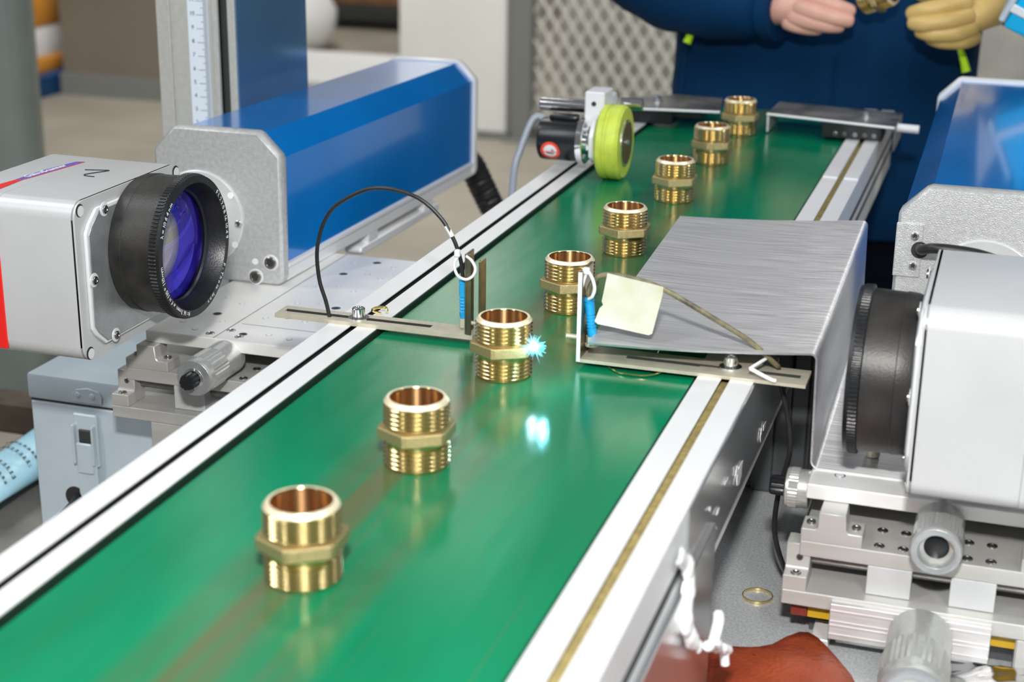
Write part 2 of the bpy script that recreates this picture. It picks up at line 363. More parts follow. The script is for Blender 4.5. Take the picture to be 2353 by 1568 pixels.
def belt_material():
    mt_ = bpy.data.materials.new('green_pvc_belt'); mt_.use_nodes = True; nt = mt_.node_tree; n = nt.nodes; L = nt.links; b = n['Principled BSDF']
    tc = n.new('ShaderNodeTexCoord')
    def mapped(sc, rot=0):
        q = n.new('ShaderNodeMapping'); q.inputs['Scale'].default_value = sc; q.inputs['Rotation'].default_value = (0, 0, rot); L.new(tc.outputs['Object'], q.inputs[0]); return q
    def nz(vec, scale, det=4):
        q = n.new('ShaderNodeTexNoise'); q.inputs['Scale'].default_value = scale; q.inputs['Detail'].default_value = det; L.new(vec.outputs[0], q.inputs['Vector']); return q
    def ramp(src, p0, p1, c0, c1):
        q = n.new('ShaderNodeValToRGB'); q.color_ramp.elements[0].position = p0; q.color_ramp.elements[1].position = p1
        q.color_ramp.elements[0].color = c0; q.color_ramp.elements[1].color = c1; L.new(src, q.inputs[0]); return q
    base = ramp(nz(mapped((6, 1.2, 1)), 3).outputs['Fac'], .3, .7, (.0, .135, .055, 1), (.0, .20, .088, 1))
    # brownish wear streaks that run with the belt under the fittings
    st = nz(mapped((60, 1.3, 1)), 1.0, 6); lane = n.new('ShaderNodeSeparateXYZ'); L.new(tc.outputs['Object'], lane.inputs[0])
    ab = n.new('ShaderNodeMath'); ab.operation = 'ADD'; ab.inputs[1].default_value = .006; L.new(lane.outputs[0], ab.inputs[0])
    a2 = n.new('ShaderNodeMath'); a2.operation = 'ABSOLUTE'; L.new(ab.outputs[0], a2.inputs[0])
    mr = n.new('ShaderNodeMapRange'); mr.inputs[1].default_value = .014; mr.inputs[2].default_value = .040; mr.inputs[3].default_value = .95; mr.inputs[4].default_value = .04; L.new(a2.outputs[0], mr.inputs[0])
    s2 = ramp(st.outputs['Fac'], .36, .60, (0, 0, 0, 1), (1, 1, 1, 1))
    mu = n.new('ShaderNodeMath'); mu.operation = 'MULTIPLY'; L.new(s2.outputs[0], mu.inputs[0]); L.new(mr.outputs[0], mu.inputs[1])
    mx = n.new('ShaderNodeMix'); mx.data_type = 'RGBA'; L.new(mu.outputs[0], mx.inputs[0]); L.new(base.outputs[0], mx.inputs[6]); mx.inputs[7].default_value = (.085, .098, .042, 1)
    # thin brown marks lengthways
    s3 = ramp(nz(mapped((210, 2.2, 1)), 1.0, 3).outputs['Fac'], .66, .74, (0, 0, 0, 1), (.5, .5, .5, 1))
    m2 = n.new('ShaderNodeMix'); m2.data_type = 'RGBA'; L.new(s3.outputs[0], m2.inputs[0]); L.new(mx.outputs[2], m2.inputs[6]); m2.inputs[7].default_value = (.07, .10, .05, 1)
    L.new(m2.outputs[2], b.inputs['Base Color'])
    rr = n.new('ShaderNodeMapRange'); rr.inputs[3].default_value = .06; rr.inputs[4].default_value = .19
    L.new(nz(mapped((9, 2.5, 1)), 5, 4).outputs['Fac'], rr.inputs[0]); L.new(rr.outputs[0], b.inputs['Roughness'])
    b.inputs['Specular IOR Level'].default_value = .5
    # fine woven relief
    wv = []
    for rot in (R(45), R(-45)):
        q = n.new('ShaderNodeTexWave'); q.inputs['Scale'].default_value = 260; q.wave_profile = 'SIN'; L.new(mapped((1, 1, 1), rot).outputs[0], q.inputs['Vector']); wv.append(q)
    ad = n.new('ShaderNodeMath'); ad.operation = 'ADD'; L.new(wv[0].outputs['Fac'], ad.inputs[0]); L.new(wv[1].outputs['Fac'], ad.inputs[1])
    bp = n.new('ShaderNodeBump'); bp.inputs['Strength'].default_value = .05; bp.inputs['Distance'].default_value = .0004; L.new(ad.outputs[0], bp.inputs['Height'])
    b2 = n.new('ShaderNodeBump'); b2.inputs['Strength'].default_value = .10; b2.inputs['Distance'].default_value = .004
    L.new(nz(mapped((30, 6, 1)), 1.0, 2).outputs['Fac'], b2.inputs['Height']); L.new(bp.outputs[0], b2.inputs['Normal'])
    L.new(b2.outputs[0], b.inputs['Normal'])
    return mt_
bm = BM(); bx(bm, -.0998, .0998, Y0, Y1 - .03, -.003, 0)
lathe(bm, (-.0998, Y1 - .03, -.025), (1, 0, 0), [(0, .025), (.1996, .025)], 32)
cpart('belt', bm, belt_material())
bm = BM(); bx(bm, -.0996, .0996, Y0 + .01, Y1 - .06, -.056, -.0035); cpart('belt_bed', bm, MGREY)
bm = BM(); lathe(bm, (-.10, Y1 - .03, -.025), (1, 0, 0), [(0, .008), (.0, .0215), (.2, .0215), (.2, .008)], 24); cpart('end_roller', bm, STEELD)
for x in (-.085, .083):
    for y in (.34, 1.30):
        bm = BM(); bx(bm, x - .014, x + .014, y - .014, y + .014, FZ, -.0575, .002); cpart('leg', bm, ALU)
bm = BM(); bx(bm, .1345, .1385, .40, .7215, -.1385, -.030, .0006); lp = cpart('leg_plate', bm, GRIND)
for y, z in ((.60, -.115), (.665, -.118)):
    bm = BM(); bx(bm, .1384, .1389, y - .003, y + .003, z - .006, z + .006, .001); cpart('plate_slot', bm, SLOT, lp)
# pale clips where the right rail is joined near its far end
for x0, x1 in ((.1030, .1162), (.1216, .1346)):
    bm = BM(); bx(bm, x0, x1, 1.395, 1.56, RT, RT + .0012, .0004); cpart('joint_clip', bm, ALU)

# ---------------------------------------------------------------- brass fittings
FH = .0356
def make_fitting():
    t = thing('pipe_fitting', '', 'fitting')
    def end(z0, z1, up_):
        n = 80; p = .0023; rm, rr_ = .0166, .0153; prof = []
        def ridges(a, k):
            q = []
            for i in range(k * 7 + 1):
                ph = i / 7; c_ = .5 - .5 * math.cos(2 * PI * ph); q.append((a + p * ph, rr_ + (rm - rr_) * c_ ** .8))
            return q
        if up_:   # thread runs up to a chamfered rim
            k = int((z1 - z0 - .0026) / p); za = z1 - .0022 - p * k
            prof = [(z0, .0150), (za - .0001, .0150)] + ridges(za, k) + [(z1 - .0018, .0161), (z1 - .0003, .0149), (z1, .0147), (z1, .01345), (z1 - .0004, .01325)]
        else:
            k = int((z1 - z0 - .0020) / p); za = z0 + .0009
            prof = [(z0 + .0004, .01325), (z0, .01345), (z0, .0150), (z0 + .0002, .0153), (z0 + .0008, .0156)] + ridges(za, k) + [(za + p * k + .0002, .0150), (z1, .0150)]
        bm = BM(); lathe(bm, (0, 0, 0), (0, 0, 1), prof, n, False, False)
        return bm
    obj('threaded_end', end(.0212, FH, True), BRASS, t, 40)
    obj('threaded_end', end(0, .0156, False), BRASS, t, 40)
    bm = BM(); lathe(bm, (0, 0, 0), (0, 0, 1), [(FH - .00185, .01616), (FH - .00028, .01494), (FH + .00004, .01472), (FH + .00004, .01342)], 80, False, False)
    obj('bevelled_rim', bm, mat('flash_lit_rim', (.98, .86, .60), .36, .55, var=.04, vs=200), t, 25)  # paler brass paints the flash reflection onto the bevel
    bm = BM(); lathe(bm, (0, 0, 0), (0, 0, 1), [(.0008, .0133), (FH - .0008, .0133)], 72, False, False); obj('bore', bm, BRASSI, t)
    # hexagon with blunted corners and chamfered edges
    bm = BM(); poly = []
    for i in range(6):
        for d in (-3.2, 3.2): poly.append((i * 60 + d, .0197))
    rings = []
    for z, f in ((.0154, .975), (.0159, 1), (.0209, 1), (.0215, .972)):
        rings.append([bm.verts.new((math.cos(R(a)) * r * f, math.sin(R(a)) * r * f, z)) for a, r in poly])
    for z, q in ((.0154, 0), (.0215, -1)):
        rings.insert(0 if q == 0 else len(rings), [bm.verts.new((math.cos(R(a)) * .0146, math.sin(R(a)) * .0146, z)) for a, r in poly])
    for a, b in zip(rings, rings[1:]):
        for k in range(12): bm.faces.new((a[k], a[(k + 1) % 12], b[(k + 1) % 12], b[k]))
    obj('hex_collar', bm, BRASSH, t, 20)
    return t
FP = [(-.0061, .5454, -22), (-.0053, .6759, -19), (-.0053, .8142, -18.5), (-.0048, .9498, -14), (-.0045, 1.0977, -11), (-.0052, 1.2739, -11), (-.0052, 1.4343, -9), (-.0049, 1.5829, -10)]
FL = ['brass hex nipple nearest the camera, blurred in front', 'brass hex nipple second in line, one behind the nearest', 'brass hex nipple being marked by the bright laser spark',
      'brass hex nipple half hidden by the right sensor bracket post', 'brass hex nipple beside the far left corner of the steel cover', 'brass hex nipple level with the lime encoder wheel, third from the far end',
      'brass hex nipple second from the far end of the belt', 'brass hex nipple farthest away, between the two dark guide plates']
proto = make_fitting()
for i, (x, y, off) in enumerate(FP):
    o = proto if i == 0 else copy_tree(proto)
    o.location = (x, y, 0); az = math.atan2(-y, CAM.x - x); o.rotation_euler = (0, 0, az - R(-off) if False else az + R(off))
    o['label'] = FL[i]; o['group'] = 'brass fittings on the green belt'
held = copy_tree(proto); held['label'] = 'brass hex nipple held in the fingers of the worker'; held['group'] = 'brass fittings on the green belt'

# ---------------------------------------------------------------- stages under the lasers
def micrometer(parent, p, d, L, r, knob, name='micrometer', recess=False, kl=.010):
    """knurled thimble: body, knurled ring, and a ribbed black knob (or an open recess)"""
    p, a, b, dd = frame(p, d)
    n = 72; bm = BM()
    lathe(bm, p - dd * L, dd, [(0, r * .97), (L * .45, r * .97), (L * .46, r)], n, True, False)
    rings = []
    for t_, amp in ((L * .46, 0), (L * .5, .022), (L * .82, .022), (L * .86, 0)):
        rings.append([bm.verts.new(p + dd * (t_ - L) + (a * math.cos(2 * PI * k / n) + b * math.sin(2 * PI * k / n)) * r * (1 + (amp if k % 2 else -amp))) for k in range(n)])
    for q0, q1 in zip(rings, rings[1:]):
        for k in range(n): bm.faces.new((q0[k], q0[(k + 1) % n], q1[(k + 1) % n], q1[k]))
    ri = r * (.54 if not recess else .70)
    lathe(bm, p, dd, [(-L * .14, r), (-L * .04, r), (0, r * .95), (0, ri), (-.006 if recess else -.0025, ri * .9), (-.007 if recess else -.003, ri * .5)], n, False, True)
    o = obj(name, bm, mat('thimble_metal', (.55, .56, .54), .3, .6, var=.06, vs=300), parent, 14)
    ff = BM(); lathe(ff, p + dd * .00015, dd, [(0, r * .95), (.0001, r * .94), (.0001, ri * 1.02), (0, ri)], 48, False, False); obj('front_face', ff, LIDM, o)
    if knob:
        kb = BM(); kr = knob; n2 = 36; rings = []
        for t_, f in ((-.003, .92), (kl * .25, .98), (kl * .85, .98), (kl, .86)):
            rings.append([kb.verts.new(p + dd * t_ + (a * math.cos(2 * PI * k / n2) + b * math.sin(2 * PI * k / n2)) * kr * f * (1.0 if k % 4 else .88)) for k in range(n2)])
        for q0, q1 in zip(rings, rings[1:]):
            for k in range(n2): kb.faces.new((q0[k], q0[(k + 1) % n2], q1[(k + 1) % n2], q1[k]))
        kb.faces.new(rings[-1]); obj('ribbed_knob', kb, PLASB, o, 25)
        lathe_b = BM(); lathe(lathe_b, p, dd, [(-.0028, kr * 1.3), (.0005, kr * 1.25), (.0012, kr * .98)], 30, False, False); obj('collar', lathe_b, CHROME, o)
    elif recess:
        kb = BM(); lathe(kb, p, dd, [(-.0068, r * .5), (-.0062, r * .48), (-.0058, r * .40)], 32); obj('dark_insert', kb, PLASB, o)
    return o

def make_stage(t, x0, yf, top_x0, top_x1, top_y0, top_y1, base_x0, base_x1, mid_x1):
    """XY stage. x0,yf: front left corner of the carriage; heights are absolute"""
    zt = -.05
    bm = BM(); bx(bm, top_x0, top_x1, top_y0, top_y1, zt - .009, zt, .0007); top = obj('top_plate', bm, PLATE, t)
    bm = BM(); bx(bm, x0, mid_x1, yf, yf + .16, -.0868, -.0775, .0006); mid = obj('carriage_plate', bm, ALUM, t)
    # saddle blocks: wide foot, tall middle
    for bx0, w_ in ((x0, .034), (x0 + .1185, .034)):
        bm = BM()
        prism(bm, [(0, 0), (w_, 0), (w_, .0078), (.0262, .0078), (.0248, .0095), (.0240, .0186), (.0095, .0186), (.0092, .0092), (.0080, .0078), (0, .0078)],
              (bx0, yf, -.0775), (1, 0, 0), (0, 0, 1), -.018, .0005)
        sb = obj('saddle_block', bm, ALUM, t)
        for dx in (.0045, .0296): cap_screw(sb, (bx0 + dx, yf + .009, -.0697), (0, 0, 1), .0026, .0014, STEELD)
    bm = BM(); bx(bm, x0 + .02, mid_x1 - .01, yf + .075, yf + .14, -.0775, zt - .009); obj('bearing_core', bm, MGREY, t)
    for dx in (.043, .056, .0905, .103):
        for dy in (.0075, .0285):
            cap_screw(mid, (x0 + dx, yf + dy, -.0775), (0, 0, 1), .0030, .0008, STEELD)
    # bearing blocks hanging under the carriage, running on a rod
    for dx in (.0382, .0832):
        bm = BM(); bx(bm, x0 + dx, x0 + dx + .0242, yf, yf + .03, -.1043, -.0868, .0004); obj('bearing_block', bm, HEADM, t)
    bm = BM(); cyl(bm, (base_x0 + .008, yf + .012, -.0925), (base_x1 - .008, yf + .012, -.0925), .0032, 20); obj('guide_rod', bm, STEELD, t)
    bm = BM(); cyl(bm, (base_x0 + .008, yf + .12, -.0925), (base_x1 - .008, yf + .12, -.0925), .0032, 20); obj('guide_rod', bm, STEELD, t)
    by = yf - .009
    bm = BM(); bx(bm, base_x0, base_x1, by, by + .18, -.1135, -.1045, .0006); base = obj('base_plate', bm, ALUM, t)
    for ex in (base_x0, base_x1 - .0135):
        bm = BM()
        prism(bm, [(0, 0), (.010, 0), (.010, .009), (.0135, .0105), (.022, .0115), (.022, .0245), (0, .0245)][:0] or [(0, 0), (.024, 0), (.024, .0245), (.010, .0245), (.0095, .0105), (.008, .009), (0, .009)],
              (ex, by, -.1045), (0, 1, 0), (0, 0, 1), .0135, .0005)
        eb = obj('end_block', bm, ALUM, t)
        cap_screw(eb, (ex + .0068, by + .0045, -.0957), (0, 0, 1), .0030, .0010, STEELD)
        cap_screw(eb, (ex + .0078, by + .0096, -.0878), (0, -1, .05), .0019, .0009, STEELD)
    return top, mid, base

# right stage
st = thing('positioning_stage', 'silver micrometer stage under the right scan head, in the near right corner', 'stage')
topR, midR, baseR = make_stage(st, .1706, .8150, .1700, .42, .832, 1.10, .1634, .44, .43)
for x, y in ((.1865, .850), (.2255, .852)): disc(topR, (x, y, -.05), (0, 0, 1), .0024, HOLE if x > .2 else HOLEW, ring=SCREW)
micrometer(st, (.2446, .7945, -.0632), (0, -1, 0), .042, .0138, 0, recess=True)
micrometer(st, (.1568, .850, -.0610), (-1, 0, 0), .0135, .0117, .0060, kl=.0095)
bm = BM(); bx(bm, .1915, .2778, .801, .8065, -.1285, -.1065, .0004)
for z in (-.1105, -.117, -.1195, -.125): bx(bm, .1917, .2776, .8004, .8012, z - .0004, z + .0004)
obj('front_bar', bm, mat('brushed_bar', (.62, .61, .61), .4, .45, var=.1, vs=20, bump=.2, bs=300, stretch=(.15, 1, 6)), st)
bm = BM(); bx(bm, .1955, .2705, .806, .822, -.1325, -.1290, .0004); obj('lower_bar', bm, ALU, st)
bm = BM(); bx(bm, .178, .300, .815, .96, -.1240, -.1136); obj('yellow_spacer', bm, YEL, st)['label'] = 'yellow plastic spacer'
bm = BM(); bx(bm, .1685, .1778, .813, .96, -.1235, -.1136, .0006); obj('spacer', bm, REDB, st)['label'] = 'brown red spacer block'
bm = BM(); bx(bm, .178, .43, .83, .97, -.1398, -.1240); obj('riser', bm, MGREY, st)
bm = BM(); bx(bm, .1815, .1915, .806, .83, -.1395, -.1325, .0006); obj('clamp', bm, ALU, st)
bm = BM(); bx(bm, .291, .33, .807, .9, -.139, -.1137, .001); obj('spacer', bm, ALUM, st)
micrometer(st, (.2412, .735, -.1175), (0, -1, 0), .064, .0178, 0)
# left stage
sl = thing('positioning_stage', 'silver micrometer stage under the left scan head, behind the near left rail', 'stage')
topL, midL, baseL = make_stage(sl, -.3335, .9400, -.3205, -.150, .948, 1.187, -.3415, -.150, -.152)
micrometer(sl, (-.2565, .9010, -.0632), (0, -1, 0), .052, .0132, .0060, kl=.0105)
bm = BM(); bx(bm, -.2665, -.2660, .9485, 1.1865, -.0499, -.04985); obj('seam_groove', bm, SLOT, topL)
bm = BM(); bx(bm, -.262, -.2015, .985, .9854, -.0499, -.04985); obj('seam_groove', bm, SLOT, topL)
rows = [(-.250, .963), (-.232, .968), (-.214, .964), (-.252, 1.003), (-.236, 1.01), (-.221, 1.005), (-.246, 1.045), (-.228, 1.05), (-.213, 1.043),
        (-.249, 1.09), (-.234, 1.096), (-.218, 1.088), (-.245, 1.13), (-.226, 1.136), (-.212, 1.128), (-.25, 1.165), (-.232, 1.17), (-.214, 1.162),
        (-.288, .962), (-.305, .975), (-.29, 1.0), (-.285, 1.03), (-.302, 1.04), (-.278, .985)]
for i, (x, y) in enumerate(rows): disc(topL, (x, y, -.05), (0, 0, 1), .0017 if i % 4 else .0027, HOLEW if i % 4 else HOLE, ring=ALUM if i % 4 else SCREW)
for x, y in ((-.273, .957), (-.262, .968), (-.250, .957)): cap_screw(topL, (x, y, -.05), (0, 0, 1), .0034, .0007, SCREW)
bm = BM(); bx(bm, -.3105, -.18, .931, .990, -.160, -.1136, .0005); obj('support_block', bm, ALUM, sl)

# ---------------------------------------------------------------- laser housings
def make_laser(t, fx, screws):
    """local: origin at the bottom centre of the near end plate, beam side towards -y"""
    L = .458; W, Hh = .0548, .1215
    def octo(w, z0, z1, c, cb): return [(-w + cb, z0), (w - cb, z0), (w, z0 + cb * 1.6), (w, z1 - c), (w - c, z1), (-w + c, z1), (-w, z1 - c), (-w, z0 + cb * 1.6)]
    bm = BM(); prism(bm, octo(W, 0, Hh, .0185, .0035), (0, .013, 0), (1, 0, 0), (0, 0, 1), .013, .0022); pl = obj('end_plate', bm, CAST, t)
    bm = BM(); prism(bm, octo(W, 0, Hh, .0185, .0035), (0, L + .012, 0), (1, 0, 0), (0, 0, 1), .012, .002); obj('end_plate', bm, WFRAME, t)
    bm = BM(); prism(bm, octo(W - .0028, .0165, Hh - .0028, .0180, .0002), (0, L, 0), (1, 0, 0), (0, 0, 1), L - .013); obj('housing', bm, BLUE, t, 20)
    bm = BM(); bx(bm, -W + .002, W - .002, .013, L, .0015, .0164, .0008); bx(bm, W - .003, W - .0005, .013, L, .0125, .0160, .0003); bx(bm, -W + .0005, -W + .003, .013, L, .0125, .0160, .0003)
    obj('base_rail', bm, ALU, t)
    bm = BM(); lathe(bm, (fx, .0005, .050), (0, -1, 0), [(0, .038), (.0022, .038), (.003, .0372), (.003, .024), (.003, .02)], 56); fl = obj('beam_flange', bm, HEADM, t)
    bm = BM(); lathe(bm, (fx, .0, .050), (0, -1, 0), [(0, .020), (.135, .020)], 32); obj('beam_tube', bm, ALUM, t)
    for k, (x, z, r, mt_) in enumerate(screws):
        if r > .004:
            bm = BM(); lathe(bm, (x, .0, z), (0, -1, 0), [(0, r * 1.28), (.0005, r * 1.28)], 24); cs = obj('counterbore', bm, WFRAME, pl)
            cap_screw(cs, (x, -.0003, z), (0, -1, 0), r, .0022, STEELD)
        else: disc(pl, (x, -.0001 if r < .0026 else -.003, z), (0, -1, 0), r, mt_, ring=None)
    return pl, fl
ll = thing('laser_unit', 'blue laser housing with silver end plates left of the belt, beside the ruler column', 'laser', (-.3295, 1.08, -.0497), (R(-1.05), 0, 0))
pl, fl = make_laser(ll, -.0155, [(.0448, .0187, .0050, 0), (.0314, .0060, .0050, 0), (.0311, .0182, .0025, HOLEW), (.0154, .0310, .0026, HOLEW), (.0131, .0705, .0026, HOLEW)])
cap_screw(fl, (.0200, -.003, .0490), (0, -1, 0), .0026, .0034, SCREW)
bm = BM(); prism(bm, [(0, .004), (.006, 0), (.20, 0), (.20, .0085), (.004, .0085)], (.0525, .160, -.0145), (0, 1, 0), (0, 0, 1), -.016, .0014)
bx(bm, .037, .0525, .18, .20, -.006, .003); bx(bm, .037, .0525, .32, .34, -.006, .003); obj('hanging_rail', bm, ALU, ll)
lr = thing('laser_unit', 'blue laser housing with silver end plate at the right edge behind the big scan head', 'laser', (.2462, 1.08, -.0497), (R(.67), 0, R(.33)))
plr, flr = make_laser(lr, .0051, [])
cap_screw(flr, (-.0010, -.003, .0795), (0, -1, 0), .0030, .0030, STEELD)
bm = BM(); bx(bm, -.0553, -.0372, -.0016, .001, .0575, .0955, .0006); tb = obj('cable_clamp', bm, CAST, lr)
cap_screw(tb, (-.0425, -.0016, .0872), (0, -1, 0), .0027, .0022, SCREW); cap_screw(tb, (-.0420, -.0016, .0660), (0, -1, 0), .0027, .0022, SCREW)
bm = BM(); lathe(bm, (-.0385, -.0018, .0775), (0, -1, 0), [(0, .0058), (.0006, .0058)], 24); obj('cable_hole', bm, HOLE, tb)
bm = BM(); tube(bm, [(-.0385, .006, .0775), (-.0370, -.012, .0805), (-.029, -.022, .0850), (-.0140, -.024, .0855), (.0010, -.026, .0845), (.0150, -.030, .0815), (.024, -.044, .078), (.028, -.075, .072), (.028, -.168, .066)], .0036, 12); obj('cable', bm, RUBBER, lr)

# ---------------------------------------------------------------- scan heads with f-theta lenses
def glass():
    mt_ = bpy.data.materials.new('coated_lens_glass'); mt_.use_nodes = True; nt = mt_.node_tree; n = nt.nodes; L = nt.links
    n.remove(n['Principled BSDF']); out = n['Material Output']
    tr = n.new('ShaderNodeBsdfTransparent'); tr.inputs[0].default_value = (.92, .90, 1, 1)
    gl = n.new('ShaderNodeBsdfGlossy'); gl.inputs[0].default_value = (.16, .13, .95, 1); gl.inputs['Roughness'].default_value = .03
    fr = n.new('ShaderNodeLayerWeight'); fr.inputs[0].default_value = .35; mr = n.new('ShaderNodeMapRange'); mr.inputs[3].default_value = .12; mr.inputs[4].default_value = .75; L.new(fr.outputs['Facing'], mr.inputs[0])
    mx = n.new('ShaderNodeMixShader'); L.new(mr.outputs[0], mx.inputs[0]); L.new(tr.outputs[0], mx.inputs[1]); L.new(gl.outputs[0], mx.inputs[2]); L.new(mx.outputs[0], out.inputs[0])
    return mt_
GLASS = glass()
LENSIN = mat('inner_lens', (.78, .78, .42), .07, .15, coat=1., coatr=.03)  # pale yellow base paints the room's reflection into the lens
LENSB = mat('violet_lens_depth', (.045, .02, .50), .12, .5, coat=1.)
def ring_text(bm, s, c, r, a0, da, size):
    """letters round a ring facing +x, reading clockwise from angle a0 (0 = +y, 90 = up)"""
    a = a0
    for ch in s:
        th = R(a); o = V(c) + V((0, math.cos(th), math.sin(th))) * r
        upv = V((0, math.cos(th), math.sin(th))); rx = V((0, math.sin(th), -math.cos(th)))
        if ch != ' ': text_bm(bm, ch, size, basis(o, rx, upv), .00005)
        a -= da * (.55 if ch in 'fi.l1t ' else 1)
def make_head(t, sx, ly, lz, ll_, OD, lettering):
    """local: lens face plane x=0, lens points to sx*x; body 94 mm deep, y -.0655...0655, z 0...104"""
    X = lambda v: sx * v
    def B(bm, a, b, *r, **k): lo, hi = sorted((X(a), X(b))); bx(bm, lo, hi, *r, **k)
    bm = BM(); B(bm, -.056, -.0012, -.0655, .0655, 0, .104, bev=.0105, seg=5, axis=0); body = obj('head_body', bm, HEADM, t)
    bm = BM(); B(bm, -.094, -.0562, -.0657, .0657, -.0002, .1042, bev=.0107, seg=5, axis=0); bcap = obj('back_cap', bm, HEADM, t)
    if lettering:
        bm = BM(); B(bm, -.094, -.0560, -.0665, -.0645, .004, .0945, bev=.0004); obj('red_panel', bm, RED, bcap)['label'] = 'red side panel'
    # front rim frame and the lobed lid
    bm = BM(); B(bm, -.0025, .0, -.0655, .0655, 0, .104, bev=.0105, seg=5, axis=0); rim = obj('front_frame', bm, HEADM, t)
    h, c = .0575, .014
    lid = [(-h + c, .007), (h - c, .007), (h - .004, .007 + c * .6), (h, .007 + c), (h, .097 - c), (h - .004, .097 - c * .6), (h - c, .097), (-h + c, .097), (-h + .004, .097 - c * .6), (-h, .097 - c), (-h, .007 + c), (-h + .004, .007 + c * .6)]
    bm = BM(); prism(bm, [(a * sx, b) for a, b in lid], (X(.0), 0, 0), (0, sx, 0) if True else 0, (0, 0, 1), .0022 if sx * sx * 1 > 0 else 0, .0006)
    if sx < 0:
        for v in bm.verts: v.co.x = -abs(v.co.x)
    obj('lid_ridge', bm, WFRAME, rim)
    bm = BM(); prism(bm, [(a * sx * .965, .052 + (b - .052) * .955) for a, b in lid], (X(.0021), 0, 0), (0, sx, 0), (0, 0, 1), .0010, .0003)
    if sx < 0:
        for v in bm.verts: v.co.x = -abs(v.co.x)
    lido = obj('lid', bm, LIDM, t)
    for y in (-.0592, .0592):
        for z in (.0055, .0985):
            d_ = disc(rim, (X(.0), y, z), (sx, 0, 0), .0042, HOLE, 'corner_hole', .0003)
            bm = BM(); lathe(bm, (X(.00025), y + .0008, z - .0006), (sx, 0, 0), [(0, .0035), (.0002, .0035)], 16); obj('hole_wall', bm, WFRAME, d_)
    for y, z in ((-.0365, .0945), (-.0535, .0525), (-.033, .0100), (.036, .0945), (.036, .0100), (.0535, .0525)):
        bm = BM(); lathe(bm, (X(.003), y, z), (sx, 0, 0), [(0, .0047), (.0004, .0045), (.0005, .0034)], 20); bs_ = obj('screw_boss', bm, WFRAME, lido)
        cap_screw(bs_, (X(.0034), y, z), (sx, 0, 0), .0027, .0013, STEELD)
    # lens barrel
    r = OD / 2; n = 120; c = (0, ly, lz)
    bm = BM()
    lathe(bm, c, (sx, 0, 0), [(.003, r * .93), (.006, r * .955), (.012, r * .965), (.0125, r * .955), (ll_ - .0075, r * .965)], 64, True, False)
    bar = obj('lens_barrel', bm, BLACKD, t)
    bm = BM(); p, a, b, d = frame(c, (sx, 0, 0)); rings = []
    for t_, f, amp in ((ll_ - .0076, .965, 0), (ll_ - .007, 1, .007), (ll_ - .0025, 1, .007), (ll_ - .0022, .995, 0), (ll_, .985, 0)):
        rings.append([bm.verts.new(p + d * t_ + (a * math.cos(2 * PI * k / 480) + b * math.sin(2 * PI * k / 480)) * r * (f + (amp if k % 4 < 2 else -amp))) for k in range(480)])
    for q0, q1 in zip(rings, rings[1:]):
        for k in range(480): bm.faces.new((q0[k], q0[(k + 1) % 480], q1[(k + 1) % 480], q1[k]))
    lathe(bm, c, (sx, 0, 0), [(ll_, r * .985), (ll_ + .0002, r * .885), (ll_ - .0012, r * .872), (ll_ - .0095, r * .79), (ll_ - .0115, r * .785), (ll_ - .0128, r * .76)], 96, False, False)
    obj('lens_ring', bm, BLACKA, bar, 25)
    g = BM(); rg = r * .78; prof = []
    for i in range(9):
        q = i / 8; prof.append((ll_ - .0128 + .0055 * math.cos(q * PI / 2) ** .8 if False else ll_ - .0130 + .006 * (1 - q * q), max(rg * q, .0002)))
    lathe(g, c, (sx, 0, 0), prof[::-1], 64, False, True); obj('front_glass', g, GLASS, bar)
    g = BM(); lathe(g, c, (sx, 0, 0), [(ll_ - .016, rg), (ll_ - .0162, rg * .97), (ll_ - .020, rg * .8), (ll_ - .022, rg * .4), (ll_ - .0222, .0003)], 48, False, True); obj('rear_glass', g, LENSB, bar)
    g = BM(); lathe(g, (0, ly - .010 * sx, lz + .002), (sx, 0, 0), [(ll_ - .0215, rg * .66), (ll_ - .0190, rg * .63), (ll_ - .0160, rg * .46), (ll_ - .0148, rg * .22), (ll_ - .0145, .0003)], 48, False, True); obj('inner_lens', g, LENSIN, bar)
    if lettering:
        bm = BM(); cc = (ll_ + .00012, ly, lz); rr_ = r * .923; sz = r * .098
        ring_text(bm, 'λ=1064nm', cc, rr_, 158, 4.4, sz); ring_text(bm, 'FL2208161049', cc, rr_, 42, 4.7, sz)
        ring_text(bm, 'F-Theta lens', cc, rr_, -30, 4.3, sz); ring_text(bm, 'f=163mm ef.=110*110mm', cc, rr_, 254, 4.3, sz)
        obj('lens_lettering', bm, INKW, bar, flat=True)
    return body, lido
hl = thing('scan_head', 'silver galvo scan head with red back and violet coated lens, left of the belt', 'scanner', (-.283, .8787, -.0270))
bdy, lid = make_head(hl, 1, .0085, .0622, .0408, .0950, True)
# writing on its top: strip label and a hand-drawn 2
zt = .1041
zt = .1044
bm = BM(); prism(bm, [(-.0593, .0409), (-.0645, .0390), (-.0695, .0105), (-.0705, -.0097), (-.0705, -.0240), (-.0660, -.0190)], (0, 0, zt), (1, 0, 0), (0, 1, 0), .0001); obj('strip_label', bm, INKB, bdy, flat=True)
bm = BM(); prism(bm, [(-.0660, -.0190), (-.0705, -.0240), (-.0722, -.0365), (-.0680, -.0560), (-.0635, -.0560)], (0, 0, zt), (1, 0, 0), (0, 1, 0), .0001); obj('red_stripe', bm, RED, bdy, flat=True)
bm = BM(); prism(bm, [(-.0586, .0409), (-.0593, .0409), (-.0660, -.0190), (-.0653, -.0190)], (0, 0, zt), (1, 0, 0), (0, 1, 0), .0001); obj('red_edge', bm, RED, bdy, flat=True)
bm = BM(); text_bm(bm, 'GalvoScanner', .0072, basis((-.0667, .006, zt + .00025), (.11, 1, 0), (-1, .11, 0)), .00005); obj('label_lettering', bm, INKW, bdy, flat=True)
zt = .1041
